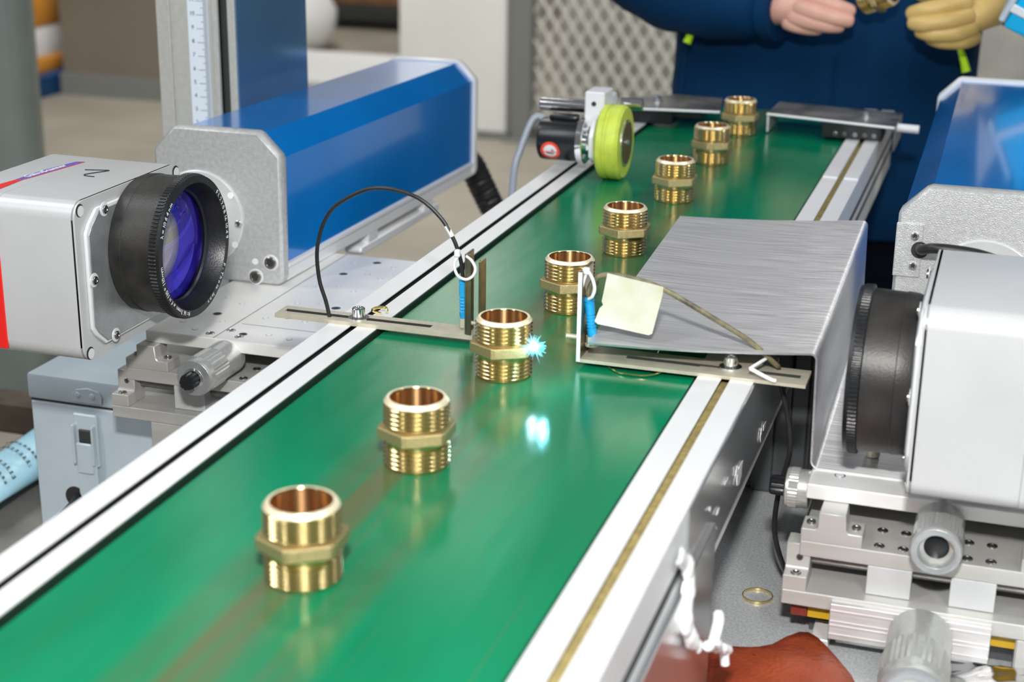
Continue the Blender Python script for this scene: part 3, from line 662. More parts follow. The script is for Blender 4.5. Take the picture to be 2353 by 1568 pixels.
bm = BM(); P2 = [(-.0455, .0200), (-.040, .0215), (-.0330, .0232), (-.0295, .0238), (-.031, .0200), (-.035, .0135), (-.0375, .0085), (-.0372, .0058), (-.034, .0042), (-.0285, .0040)]
tube(bm, [(a, b, zt + .0001) for a, b in P2], .00042, 6, 5); obj('marker_digit', bm, INK, bdy)
hr = thing('scan_head', 'large silver galvo scan head in the right foreground with black lens seen side-on', 'scanner', (.2265, .8455, -.0290))
make_head(hr, -1, -.001, .0470, .0372, .0940, False)

# ---------------------------------------------------------------- ruler column
t = thing('lift_column', 'silver lift column with ruler scale and blue side cover behind the left laser', 'column', (-.3930, 1.2455, -.14))
bm = BM()
for a, b in ((-.078, -.0665), (-.0640, -.0435), (-.0430, -.022), (-.0215, -.0165), (-.0085, -.002)): bx(bm, a, b, .0, .06, 0, .72, .0006)
bx(bm, -.078, -.002, .004, .13, 0, .72); bx(bm, -.0665, -.064, -.0015, .01, 0, .72, .0005); bx(bm, -.0215, -.0165, -.003, .01, 0, .72, .0005); bx(bm, -.0032, -.0008, -.001, .01, 0, .72, .0004)
cb = obj('column_body', bm, mat('column_grey', (.50, .50, .47), .45, .25, var=.06, vs=200, bump=.1, bs=900), t)
bm = BM(); bx(bm, -.0165, -.0085, .0038, .0042, 0, .72); obj('slot', bm, SLOT, cb)
bm = BM(); bx(bm, -.0008, .0004, .001, .143, 0, .72, .0004); obj('side_cover', bm, BLUEC, t)
bm = BM(); bx(bm, -.0460, -.0265, -.0012, .0005, .10, .60); ru = obj('ruler', bm, RULER, cb)
bm = BM()
for k in range(8, 42):
    for q in range(10):
        z = .012 * (k + q / 10); Lt = .0105 if q == 0 else (.0060 if q == 5 else .0038)
        bx(bm, -.0270 - Lt, -.0270, -.00135, -.0012, z - .00018, z + .00018)
obj('ruler_ticks', bm, INK, ru, flat=True)
bm = BM()
for k in range(11, 40): text_bm(bm, str(k - 13), .0052, basis((-.0415, -.0013, .012 * k + .001), (1, 0, 0), (0, 0, 1)), .00004)
obj('ruler_digits', bm, INK, ru, flat=True)

# ---------------------------------------------------------------- control box, table and tube on the left
t = thing('control_box', 'pale blue grey metal box with lid and toggle latch under the left stage', 'box', (-.31, .992, -.27))
hz = .1563
bm = BM(); bx(bm, -.1445, .15, 0, .30, 0, hz - .0228, .0015); bb = obj('box_body', bm, BOXP, t)
bm = BM(); bx(bm, -.1458, .151, -.0012, .301, hz - .0212, hz, .0025, 2); bl = obj('box_lid', bm, BOXP, t)
bm = BM(); bx(bm, -.144, .149, .0008, .299, hz - .0228, hz - .0212); obj('lid_seam', bm, SLOT, bl)
bm = BM(); cyl(bm, (-.1103, .0005, .055), (-.1103, -.0006, .055), .0088, 28); obj('cable_hole', bm, HOLE, bb)
bm = BM(); tube(bm, [(-.1103, .01, .056), (-.106, -.012, .052), (-.112, -.035, .040), (-.125, -.06, .01)], .0042, 10); obj('cable', bm, RUBBER, bb)
bm = BM(); prism(bm, [(-.0145, 0), (-.0145, .006), (-.010, .0105), (0, .0125), (.010, .0105), (.0125, .006), (.012, 0)], (-.0905, -.0012, hz - .0185), (1, 0, 0), (0, 0, 1), .0012, .0004); hp = obj('latch_plate', bm, BOXP, bl)
for dx in (-.009, .004):
    bm = BM(); lathe(bm, (-.0905 + dx, -.0024, hz - .0125), (0, -1, 0), [(0, .0026), (.0007, .0022), (.0010, .001)], 14); obj('rivet', bm, BOXP, hp)
bm = BM(); bx(bm, -.1045, -.0835, -.0045, -.0008, .085, .1290, .0012); bx(bm, -.1035, -.1015, -.0095, -.003, .088, .121, .0008); bx(bm, -.0865, -.0845, -.0095, -.003, .088, .121, .0008); lt = obj('toggle_latch', bm, BOXP, t)
bm = BM(); bx(bm, -.0995, -.0885, -.0060, -.0035, .0990, .1165, .001); obj('latch_spring', bm, SLOT, lt)
bm = BM(); bx(bm, -.1012, -.0868, -.0085, -.0062, .0800, .1060, .0012)
prism(bm, [(-.0072 + .0072 * (1 - math.cos(R(a))) if False else .0088 * math.cos(R(a)), .0088 * math.sin(R(a))) for a in range(180, 361, 15)] + [(.0088, .0300), (-.0088, .0300)],
      (-.0930, -.0050, .0640), (1, 0, 0), (0, 0, 1), .0016, .0005); obj('latch_lever', bm, BOXP, lt)
bm = BM(); bx(bm, -.62, -.16, .80, 1.235, -.285, -.2702, .002); t = thing('bench', 'low worn grey bench top carrying the pale control box', 'bench', (-.39, 1.0, FZ))
obj('bench_top', bm, TABLEL, t).location = (.39, -1.0, -FZ)
for x in (-.21, .21):
    for y in (-.18, .21):
        bm = BM(); bx(bm, x - .015, x + .015, y - .015, y + .015, 0, -FZ - .285, .002); obj('bench_leg', bm, POST, t)
t = thing('squeeze_tube', 'pale blue squeeze tube with dark lettering lying left of the control box', 'tube', (-.545, 1.085, -.2470), (0, 0, R(90)))
bm = BM(); bmesh.ops.create_cone(bm, cap_ends=True, segments=28, radius1=.023, radius2=.023, depth=.17, matrix=Matrix.Rotation(R(90), 4, 'Y'))
for v in bm.verts:
    k = max(0, -v.co.x / .085); v.co.z *= 1 - .8 * k; v.co.y *= 1 + .35 * k
bmesh.ops.subdivide_edges(bm, edges=[e for e in bm.edges if abs(e.verts[0].co.x - e.verts[1].co.x) > .1], cuts=6); obj('tube_body', bm, TUBEM, t)
bm = BM(); cyl(bm, (.085, 0, 0), (.112, 0, 0), .014, 20, .002); obj('tube_cap', bm, WHITE, t)
bm = BM()
for row, n_, x0, h_ in ((0, 9, -.030, .0046), (1, 8, -.042, .0030), (2, 9, -.006, .0044), (3, 9, .006, .0030)):
    for k in range(n_):
        a = R(20 + k * 11.5); rad = .0231
        M_ = basis((x0 + .001 * random.random(), -rad * math.cos(a), rad * math.sin(a)), (0, math.sin(a), math.cos(a)), (1, 0, 0))
        bx(bm, -.0016, .0016, -h_ / 2, -h_ / 2 + .0009, 0, .0002, M=M_); bx(bm, -.0012, .0013, h_ * .12, h_ * .12 + .0008, 0, .0002, M=M_); bx(bm, -.0005 + .0006 * (k % 3 - 1), .0004 + .0006 * (k % 3 - 1), -h_ / 2, h_ / 2, 0, .0002, M=M_)
obj('tube_lettering', bm, INK, t, flat=True)
bm = BM(); bx(bm, -.66, -.475, 1.200, 1.232, -.2700, -.235, .004); tag(obj('bench_shadow_strip', bm, mat('painted_shadow', (.09, .065, .045), .7, var=.3, vs=30)), 'dark brown strip for the batten lying at the back edge of the grey bench', 'shadow')  # dark strip stands in for the shadow along the bench edge
# hose behind the left laser
t = thing('corrugated_hose', 'thick black corrugated hose hanging from the far end of the left laser', 'hose', (-.30, 1.555, -.04))
bm = BM(); tube(bm, [(-.02, -.012, .012), (-.006, .05, -.015), (.006, .07, -.05), (.018, .075, -.075), (.04, .08, -.098), (.075, .085, -.13), (.10, .09, -.20), (.10, .09, -.50), (.06, .09, -.81)], .0145, 16, 14, rf=lambda q: 1 + .06 * math.sin(q * 420)); obj('hose_body', bm, RUBBER, t, 60)
bm = BM(); lathe(bm, (-.025, -.022, .014), (.5, 1, -.1), [(0, .017), (.02, .017)], 20); obj('hose_fitting', bm, PLASB, t)

# ---------------------------------------------------------------- steel cover
CT = [(.0392, .834, .0185), (.1683, .8545, .0203), (.1636, 1.1787, .0203), (.0262, 1.1477, .0188)]   # near-left, near-right, far-right, far-left
COVM = bpy.data.materials.new('brushed_stainless'); COVM.use_nodes = True
def brushed():
    nt = COVM.node_tree; n = nt.nodes; L = nt.links; b = n['Principled BSDF']
    b.inputs['Metallic'].default_value = .9; aniso(COVM, .85, (0, 1, 0))
    tc = n.new('ShaderNodeTexCoord'); mp = n.new('ShaderNodeMapping'); mp.inputs['Scale'].default_value = (6, 900, 900); L.new(tc.outputs['Object'], mp.inputs[0])
    t_ = n.new('ShaderNodeTexNoise'); t_.inputs['Scale'].default_value = 1; t_.inputs['Detail'].default_value = 5; L.new(mp.outputs[0], t_.inputs['Vector'])
    r = n.new('ShaderNodeMapRange'); r.inputs[3].default_value = .32; r.inputs[4].default_value = .52; L.new(t_.outputs['Fac'], r.inputs[0]); L.new(r.outputs[0], b.inputs['Roughness'])
    c = n.new('ShaderNodeValToRGB'); c.color_ramp.elements[0].position = .3; c.color_ramp.elements[1].position = .7
    c.color_ramp.elements[0].color = (.60, .60, .61, 1); c.color_ramp.elements[1].color = (.80, .80, .81, 1); L.new(t_.outputs['Fac'], c.inputs[0]); L.new(c.outputs[0], b.inputs['Base Color'])
    bp = n.new('ShaderNodeBump'); bp.inputs['Strength'].default_value = .25; bp.inputs['Distance'].default_value = .0002; L.new(t_.outputs['Fac'], bp.inputs['Height']); L.new(bp.outputs[0], b.inputs['Normal'])
brushed()
t = thing('bent_steel_cover', 'bent brushed stainless sheet cover over the right rail, before the black lens', 'cover', (.10, 1.0, -.05))
def sheet_section(pts, th):
    """offset a polyline (x,z) to a closed strip"""
    out = []
    for i, p in enumerate(pts):
        a = V(pts[max(i - 1, 0)]); b = V(pts[min(i + 1, len(pts) - 1)]); d = (b - a).normalized(); out.append((p[0] + d.y * th, p[1] - d.x * th))
    return list(pts) + out[::-1]
def cover_ring(l, r, fl):
    rb = .0042; x0, z0 = l[0], l[2]; x1, z1 = r[0], r[2]
    pts = [(x0, z0)]
    for q in (.25, .5, .75): pts.append((x0 + (x1 - rb - x0) * q, z0 + (z1 - z0) * q - .0016 * math.sin(PI * q)))
    for a in range(90, -1, -18): pts.append((x1 - rb + rb * math.cos(R(a)), z1 - rb + rb * math.sin(R(a))))
    for a in range(180, 271, 18): pts.append((x1 + .0015 + rb + rb * math.cos(R(a)), -.0490 + rb + rb * math.sin(R(a))))
    pts.append((x1 + fl, -.0490)); return sheet_section(pts, .0012)
bm = BM(); rings = []
for q in range(7):
    f = q / 6; l = V(CT[0]).lerp(V(CT[3]), f); r_ = V(CT[1]).lerp(V(CT[2]), f)
    sec = cover_ring(l, r_, .115); ring = []
    for (x, z) in sec:
        g = min(1, max(0, (x - l.x) / (r_.x - l.x))); ring.append(bm.verts.new((x - .10, l.y + (r_.y - l.y) * g - 1.0, z + .05)))
    rings.append(ring)
n = len(rings[0])
for a, b in zip(rings, rings[1:]):
    for k in range(n): bm.faces.new((a[k], a[(k + 1) % n], b[(k + 1) % n], b[k]))
h = n // 2
for rg in (rings[0], rings[-1]):
    for k in range(h - 1): bm.faces.new((rg[k], rg[k + 1], rg[n - 2 - k], rg[n - 1 - k]))
obj('bent_sheet', bm, COVM, t, 30)
bm = BM(); lathe(bm, (.0669, -.110, .013), (-1, 0, 0), [(0, .013), (.001, .013), (.0015, .011)], 24); obj('grommet', bm, PLASB, t)
bm = BM(); cyl(bm, (.1015, -.117, .0012), (.1015, -.117, .0085), .0042, 16, .0006); obj('stud', bm, BRKT, t)
bm = BM(); bx(bm, .1365, .1600, 1.02, 1.06, -.1398, .012, .001); bx(bm, .1365, .1480, 1.016, 1.02, -.1398, .012, .001); bx(bm, .1500, .1600, 1.016, 1.02, -.1398, .012, .001); bx(bm, .085, .1365, 1.02, 1.06, -.1398, -.060, .001); bx(bm, .112, .126, 1.016, 1.02, -.1398, -.060, .001)
tag(obj('support_post', bm, MGREY), 'dark grey ribbed upright standing under the steel cover beside the rail', 'post')

# ---------------------------------------------------------------- sensor brackets
def slotted_bar(bm, x0, x1, y0, y1, z0, z1, slots, skew=0., bev=.0003):
    ym = (y0 + y1) / 2; sw = .0022
    xs = [x0] + [q for s in slots for q in s] + [x1]
    for i in range(0, len(xs), 2):
        if xs[i + 1] > xs[i]: bx(bm, xs[i], xs[i + 1], y0, y1, z0, z1)
    for a, b in slots:
        bx(bm, a, b, y0, ym - sw, z0, z1); bx(bm, a, b, ym + sw, y1, z0, z1)
    return bm
bl_ = thing('sensor_bracket', 'slotted sensor bracket on the left rail with looped black cable', 'bracket', (-.118, .866, RT))
bm = BM(); slotted_bar(bm, -.0540, .0782, -.0078, .0100, 0, .0026, [(-.0505, .0485)]); sb_ = obj('slotted_bar', bm, BRKT, bl_); bm = BM(); bx(bm, -.0505, .0485, .0028, .00335, .0001, .0027); obj('slot_wall', bm, HOLE, sb_)
cap_screw(bl_, (-.0002, .0010, .0026), (0, 0, 1), .0042, .0070, CHROME, washer=.0066)
bm = BM(); bx(bm, .0728, .0742, -.0068, .0068, .0026, .0535, .0003); bx(bm, .0742, .0770, -.0072, -.0060, .0026, .0535, .0002); obj('upright', bm, DKST, bl_)
bm = BM(); bx(bm, .0795, .0808, -.0005, .0100, .0026, .0475, .0002); bx(bm, .0768, .0808, .0088, .0100, .0026, .0460, .0002); obj('upright', bm, DKST, bl_)
bm = BM(); lathe(bm, (.0712, -.0030, .0100), (0, 0, 1), [(-.0035, .0030), (.0020, .0030)], 6); cyl(bm, (.0728, -.001, .0085), (.083, .0, .0085), .0014, 12); obj('sensor_nut', bm, BRKT, bl_)
def sleeve(parent, p0, p1, r):
    bm = BM(); d = V(p1) - V(p0); L_ = d.length; prof = [(0, r * .8), (L_ * .08, r * .95)]
    for k in range(5): a = .2 + k * .08; prof += [(L_ * a, r), (L_ * (a + .02), r * .78), (L_ * (a + .04), r * .78), (L_ * (a + .06), r)]
    prof += [(L_ * .86, r * 1.05), (L_ * .87, r * .85), (L_ * .90, r * .85), (L_ * .91, r * 1.05), (L_, r)]
    lathe(bm, p0, d, prof, 18); return obj('cable_sleeve', bm, SENSB, parent)
sleeve(bl_, (.0710, -.0035, .0112), (.0704, -.0030, .0362), .0024)
cab = [(.0704, -.003, .036), (.0700, -.004, .0450), (.0680, -.0045, .0535), (.0642, -.0045, .0626), (.0562, -.004, .0740), (.0420, -.004, .0846), (.0224, -.004, .0887), (.0052, -.004, .0855), (-.0152, -.004, .0717), (-.0245, -.004, .0500), (-.0243, -.004, .0277), (-.0193, -.003, .0076), (-.016, .002, -.03), (-.016, .003, -.08)]
bm = BM(); tube(bm, cab, .00125, 10, 10); cb_ = obj('cable', bm, RUBBER, bl_)
bm = BM(); tube(bm, [(.0600, -.004, .0690), (.0625, -.0042, .0653), (.0640, -.0044, .0628)], .0015, 10); obj('cable_marker', bm, WHITE, cb_)
bm = BM(); tube(bm, [(.0690, -.0075, .0520), (.0668, -.0085, .0470), (.0690, -.009, .0405), (.0745, -.0095, .0385), (.0788, -.009, .0410), (.0800, -.008, .0455), (.0772, -.007, .0500), (.0738, -.0072, .0525)], .0009, 8)
bx(bm, .0668, .0702, -.0092, -.0060, .0515, .0560, .0006); obj('cable_tie', bm, WHITE, bl_)
br = thing('sensor_bracket', 'slotted sensor bracket on the right rail with white paper tag on its cable', 'bracket', (.119, .855, RT))
bm = BM(); slotted_bar(bm, -.0865, .0450, -.0135, .0125, 0, .0020, [(-.0615, -.0005), (.0130, .0405)]); sb_ = obj('slotted_bar', bm, BRKT, br)
for a_, b_ in ((-.0615, -.0005), (.0130, .0405)):
    bm = BM(); bx(bm, a_, b_, .0009, .0018, .0001, .0021); bx(bm, a_, b_, -.0027, .0017, .0001, .0005); obj('slot_wall', bm, HOLE, sb_)
bm = BM(); bx(bm, -.0180, .0160, -.0136, .0300, .0002, .0012, .0003); obj('shim_plate', bm, BRKT, br)
cap_screw(br, (-.0003, .0022, .0020), (0, 0, 1), .0042, .0070, CHROME, washer=.0066)
bm = BM(); bx(bm, -.0885, -.0864, -.0133, .0125, .0006, .0545, .0003); obj('upright', bm, DKST, br); bm = BM(); bx(bm, -.0886, -.0863, -.0136, -.0133, .0002, .0546); obj('cut_edge', bm, WFRAME, br)
bm = BM(); lathe(bm, (-.0820, -.002, .0080), (0, 0, 1), [(0, .0040), (.0052, .0040)], 6); lathe(bm, (-.0820, -.002, .0072), (0, 0, 1), [(0, .0044), (.0012, .0044)], 20); obj('sensor_nut', bm, BRKT, br)
bm = BM(); cyl(bm, (-.0885, .0, .0108), (-.0985, .0, .0108), .0016, 14); obj('threaded_stud', bm, BRKT, br)
sleeve(br, (-.0818, -.003, .0128), (-.0845, -.004, .0375), .0029)
cab = [(-.0845, -.004, .0375), (-.0845, -.004, .0420), (-.0815, -.003, .0480), (-.0745, -.0035, .0518), (-.060, -.005, .0518), (-.0405, -.006, .0475), (-.0109, -.004, .0326), (.0098, -.001, .0206), (.0216, .001, .0106), (.0262, .008, .0040), (.0280, .012, -.008), (.0336, .010, -.0270), (.0364, .009, -.0485), (.0317, .0095, -.0745), (.0309, .0095, -.1000), (.0376, .0095, -.1220), (.045, .02, -.139)]
bm = BM(); tube(bm, cab[:10], .0016, 10, 8); cb_ = obj('cable', bm, CABLED, br); bm = BM(); tube(bm, cab[9:], .0016, 10, 8); obj('cable_tail', bm, RUBBER, cb_)
bm = BM(); tube(bm, [(-.0850, -.007, .0545), (-.0865, -.009, .0480), (-.0880, -.010, .0400)], .0008, 8); tube(bm, [(-.0850, -.007, .0545), (-.0815, -.009, .0505), (-.0795, -.0105, .0450), (-.0808, -.010, .0400), (-.0835, -.008, .0375)], .0010, 8)
bx(bm, -.0876, -.0835, -.0095, -.006, .0522, .0562, .0007); obj('cable_tie', bm, WHITE, br); bm = BM(); tube(bm, [(.0135, -.014, .0085), (.0255, -.0145, .0035), (.0285, -.0142, .0030)], .0012, 8); tube(bm, [(.0135, -.014, .0085), (.020, .0, .0105)], .0010, 8); obj('cable_tie', bm, WHITE, br)
# folded paper tag round the cable
bm = BM(); tagp = [(-.0725, .0545), (-.0395, .0495), (-.0398, .0452), (-.0445, .0215), (-.0465, .0203), (-.0770, .0235), (-.0790, .0250), (-.0765, .0330), (-.0745, .0352), (-.0755, .0372)]
nx = 14
prism(bm, tagp, (0, -.0085, 0), (1, 0, 0), (0, 0, 1), .0003)
bmesh.ops.triangulate(bm, faces=bm.faces); bmesh.ops.subdivide_edges(bm, edges=bm.edges, cuts=3)
for v in bm.verts: v.co.y += .0012 * noise.noise(v.co * 60) - .0020 * max(0, (.045 - v.co.z) / .02) * .6
obj('paper_tag', bm, PAPER, br, 60)

# ---------------------------------------------------------------- laser spark on the third fitting
t = thing('laser_spark', 'bright cyan white laser spark on the side of the third fitting', 'spark', (.0165, .8010, .0240))
SPK = mat('plasma', (1, 1, 1), .5, emit=(.80, .98, 1), es=40); SPR = mat('spark_glare', (.2, .8, 1), .5, emit=(.22, .85, 1), es=3.2)
bm = BM(); bmesh.ops.create_icosphere(bm, subdivisions=2, radius=.0023); obj('core', bm, SPK, t)
bm = BM()  # thin glowing cones imitate the glare around the spark
for k in range(130):
    d = V((random.gauss(.35, 1), random.gauss(-.5, .8), random.gauss(.1, 1))).normalized(); Lr = random.uniform(.004, .0085) * (1.25 if k % 7 == 0 else 1)
    lathe(bm, (0, 0, 0), d, [(0, .00016), (Lr * .5, .00006), (Lr, .00001)], 3)
o_ = obj('rays', bm, SPR, t, flat=True); o_['kind'] = 'stuff'
pl_ = bpy.data.lights.new('spark_light', 'POINT'); pl_.energy = .022; pl_.color = (.25, .85, 1); pl_.shadow_soft_size = .002
po = bpy.data.objects.new('spark_light', pl_); COL.objects.link(po); po.location = (.0235, .7985, .0240)

# ---------------------------------------------------------------- encoder wheel at the far left rail
t = thing('measuring_wheel', 'lime green measuring wheel with black encoder resting on the far belt', 'encoder', (-.0730, 1.336, .0330))
bm = BM(); lathe(bm, (-.0115, 0, 0), (1, 0, 0), [(0, .018), (0, .0300), (.002, .0328), (.0065, .0328), (.0072, .0318), (.0095, .0318), (.0102, .0328), (.0185, .0328), (.0210, .0305), (.0210, .0190)], 64); obj('tyre', bm, WHEEL, t)
bm = BM(); lathe(bm, (.0095, 0, 0), (1, 0, 0), [(-.001, .0205), (.0010, .0205), (.0014, .0195), (.0014, .0185)], 48); obj('hub_ring', bm, CHROME, t)
bm = BM(); lathe(bm, (.0098, 0, 0), (1, 0, 0), [(0, .0186), (.0012, .0186), (.0012, .004)], 48); hb = obj('hub_disc', bm, HUB, t)
bm = BM(); lathe(bm, (.0108, 0, 0), (1, 0, 0), [(0, .0028), (.0018, .0026), (.0024, .0015)], 20); obj('axle_bolt', bm, CHROME, hb)
bm = BM(); lathe(bm, (-.068, 0, -.001), (1, 0, 0), [(0, .0165), (.0015, .0185), (.004, .0190), (.036, .0190), (.037, .0178)], 48); mo = obj('encoder_body', bm, PLASB, t)
bm = BM(); bx(bm, -.060, -.034, -.006, .006, .017, .0215, .002, 2); obj('cable_boss', bm, PLASB, mo)
bm = BM(); lathe(bm, (-.0315, 0, -.001), (1, 0, 0), [(0, .0205), (.0052, .0205), (.0060, .0195), (.0060, .012), (.0095, .012), (.0095, .0165), (.0150, .0165), (.0155, .010), (.0200, .010)], 48); obj('encoder_flange', bm, CHROME, t)
for a in (60, 150, 330):
    bm = BM(); lathe(bm, (-.0255, .0165 * math.cos(R(a)), .0165 * math.sin(R(a))), (1, 0, 0), [(0, .0022), (.003, .0022), (.0036, .0012)], 12); obj('flange_screw', bm, CHROME, t)
# curved sticker: red ring, white disc, black crossed mark
def sticker(r0, r1, off, mt_, name, parent):
    bm = BM(); c = (-.0545, 205); n = 32
    def at(u, v, o): a = R(c[1]) + v / .0190; return V((c[0] + u, (.0190 + o) * math.cos(a), -.001 + (.0190 + o) * math.sin(a)))
    A = [at(r0 * math.cos(2 * PI * k / n), r0 * math.sin(2 * PI * k / n), off) for k in range(n)]; B_ = [at(r1 * math.cos(2 * PI * k / n), r1 * math.sin(2 * PI * k / n), off) for k in range(n)]
    va = [bm.verts.new(p) for p in A]; vb = [bm.verts.new(p) for p in B_]
    for k in range(n): bm.faces.new((va[k], va[(k + 1) % n], vb[(k + 1) % n], vb[k]))
    if name == 'sticker_face': bm.faces.new(va)
    return obj(name, bm, mt_, parent, flat=True)
stk = sticker(.004, .0078, .0002, WHITE, 'sticker_face', mo); sticker(.0062, .0088, .0003, mat('red_print', (.75, .06, .03), .5), 'sticker_ring', stk)
bm = BM()
for a0_, a1_, u0, u1 in ((199, 205, .001, .0035), (209, 221, -.0035, .0035)):
    bm.faces.new([bm.verts.new((-.0545 + u, .0194 * math.cos(R(a)), -.001 + .0194 * math.sin(R(a)))) for u, a in ((u0, a0_), (u1, a0_ + 3), (u1 - .001, a0_ + 6), (u0, a0_ + 3))])
obj('sticker_mark', bm, INK, stk, flat=True)
bm = BM(); bm.faces.new([bm.verts.new((-.0545 + u, .01935 * math.cos(R(a)), -.001 + .01935 * math.sin(R(a)))) for u, a in ((-.0065, 206), (.0065, 206), (.0065, 209), (-.0065, 209))]); obj('sticker_bar', bm, MATS['red_print'], stk, flat=True)
bm = BM(); prism(bm, [(-.018, -.012), (-.008, -.019), (.010, -.016), (.018, .0), (.060, .018), (.066, .026), (.060, .034), (.010, .024), (-.010, .020), (-.020, .006)], (-.0195, 0, 0), (0, 1, 0), (0, 0, 1), .0045, .0008); obj('swing_arm', bm, WFRAME, t)
bm = BM(); bx(bm, -.030, -.012, .004, .034, .008, .042, .0012); kb_ = obj('mount_block', bm, WHITE, t)
disc(kb_, (-.0215, .004, .0315), (0, -1, 0), .0022, HOLE)
bm = BM(); cyl(bm, (-.074, .017, .026), (-.013, .017, .026), .0062, 24, .0006); obj('chrome_rod', bm, CHROME, t)
bm = BM(); tube(bm, [(-.067, .004, .014), (-.072, .004, .017), (-.078, .001, .012), (-.085, -.008, -.012), (-.089, -.014, -.034), (-.092, -.016, -.10)], .0033, 12); obj('cable', bm, CABLEG, t)
bm = BM(); cyl(bm, (-.0110, .060, .0235), (.010, .060, .0235), .0055, 16, .001); obj('pivot_pin', bm, CHROME, t)

# guide plates across the far end
def guide(name, label, pts, bolts, th=.0022):
    t = thing(name, label, 'guide plate', (0, 1.6, 0), group='guide plates at the far end'); z0 = .0190
    bm = BM(); prism(bm, [(x, y - 1.6) for x, y in pts], (0, 0, z0), (1, 0, 0), (0, 1, 0), th, .0005); p_ = obj('plate', bm, DPLATE, t)
    for x, y in bolts:
        bm = BM(); lathe(bm, (x, y - 1.6, z0 + th), (0, 0, 1), [(0, .0062), (.001, .0062), (.001, .0045), (.005, .0042), (.006, .002)], 16); obj('bolt', bm, SCREW, p_)
    return t
g1 = guide('guide_plate', 'dark grimy guide plate across the right half of the far belt', [(.0206, 1.5948), (.1500, 1.5650), (.1512, 1.6474), (.0217, 1.6656)], [(.118, 1.613)])
bm = BM(); tube(bm, [(.0206, -.0053, .0200), (.1500, -.0351, .0200)], .0013, 8, 1); obj('front_edge', bm, WFRAME, g1)
bm = BM(); bx(bm, .1496, .1512, -.035, .047, -.003, .0211, .0004); obj('folded_lip', bm, DPLATE, g1)
bm = BM(); bx(bm, .0206, .0225, -.004, .062, .0015, .019, .0004); obj('folded_lip', bm, ALU, g1)
bm = BM(); cyl(bm, (.150, -.012, .0165), (.172, -.012, .0160), .0042, 18, .0006); obj('stop_pin', bm, WHITE, g1)
bm = BM(); bx(bm, .078, .138, -.022, .02, .0034, .0189, .001); mb_ = obj('mount_block', bm, PLASB, g1)
for x in (.092, .101, .1115, .121, .130): cap_screw(mb_, (x, -.0222, .0085), (0, -1, 0), .0020, .0012, SCREW)
g2 = guide('guide_plate', 'dark grimy guide plate across the left half of the far belt', [(-.123, 1.572), (-.0262, 1.5864), (-.0375, 1.6639), (-.085, 1.668), (-.118, 1.660), (-.130, 1.62)], [(-.098, 1.615)])
bm = BM(); bx(bm, -.134, -.075, -.015, .02, .0034, .0189, .001); bx(bm, -.10, -.045, -.008, .02, .010, .0189, .001); mb_ = obj('mount_block', bm, PLASB, g2)
bm = BM(); tube(bm, [(-.120, -.0281, .0200), (-.0262, -.0137, .0200)], .0012, 8, 1); obj('front_edge', bm, WFRAME, g2)

# ---------------------------------------------------------------- right table and what lies on it
bm = BM(); bx(bm, .1045, .62, .50, 1.42, -.158, -.1402, .003)
t = thing('machine_table', 'speckled grey painted machine table under the right stage', 'table', (.3, .95, FZ)); obj('table_top', bm, TABLE, t).location = (-.3, -.95, -FZ)
for x in (-.165, .28):
    for y in (-.40, .42):
        bm = BM(); bx(bm, x - .02, x + .02, y - .02, y + .02, 0, -FZ - .158, .003); obj('table_leg', bm, MGREY, t)
bm = BM(); nseg = 48; rr_ = .0090
for z0, r0, r1 in ((-.1400, .0092, .0087),):
    lathe(bm, (.1432, .8595, z0), (0, 0, 1), [(0, r1), (0, r0), (.0016, r0), (.0016, r1), (0, r1)], nseg, False, False)
tag(obj('brass_ring', bm, BRASSC), 'thin brass ring shaving lying on the speckled grey table', 'ring')
# leather piece
out = [(.118, .792), (.135, .788), (.155, .790), (.162, .7925), (.168, .801), (.1745, .810), (.180, .8125), (.186, .808), (.192, .800), (.200, .788), (.208, .776), (.216, .758), (.222, .735), (.226, .70), (.226, .60), (.10, .60), (.10, .70), (.106, .76)]
bm = BM(); prism(bm, out, (0, 0, -.0382), (1, 0, 0), (0, 1, 0), .0024, .0004)
bmesh.ops.triangulate(bm, faces=bm.faces); bmesh.ops.subdivide_edges(bm, edges=[e for e in bm.edges if e.calc_length() > .02], cuts=3, use_grid_fill=True); bmesh.ops.triangulate(bm, faces=bm.faces)
bmesh.ops.subdivide_edges(bm, edges=[e for e in bm.edges if e.calc_length() > .014], cuts=2)
for v in bm.verts:
    v.co.z += .0016 * noise.noise(V((v.co.x * 40, v.co.y * 40, 0))) + .006 * math.exp(-((v.co.x - .178) / .03) ** 2 - ((v.co.y - .79) / .04) ** 2) - .1010
tag(obj('leather_piece', bm, LEATHER, None, 60), 'red brown leather piece with curved edge on the grey table in front', 'leather')
# crumpled clear bag
def clear():
    mt_ = bpy.data.materials.new('clear_film'); mt_.use_nodes = True; nt = mt_.node_tree; n = nt.nodes; L = nt.links; n.remove(n['Principled BSDF'])
    tr = n.new('ShaderNodeBsdfTransparent'); gl = n.new('ShaderNodeBsdfGlossy'); gl.inputs['Roughness'].default_value = .12; df = n.new('ShaderNodeBsdfDiffuse'); df.inputs[0].default_value = (.75, .76, .75, 1)
    fr = n.new('ShaderNodeFresnel'); fr.inputs[0].default_value = 1.6; m1 = n.new('ShaderNodeMixShader'); m1.inputs[0].default_value = .28
    L.new(tr.outputs[0], m1.inputs[1]); L.new(df.outputs[0], m1.inputs[2]); m2 = n.new('ShaderNodeMixShader'); L.new(fr.outputs[0], m2.inputs[0]); L.new(m1.outputs[0], m2.inputs[1]); L.new(gl.outputs[0], m2.inputs[2]); L.new(m2.outputs[0], n['Material Output'].inputs[0])
    return mt_
CLEAR = clear()
bm = BM(); bmesh.ops.create_grid(bm, x_segments=34, y_segments=26, size=.5)
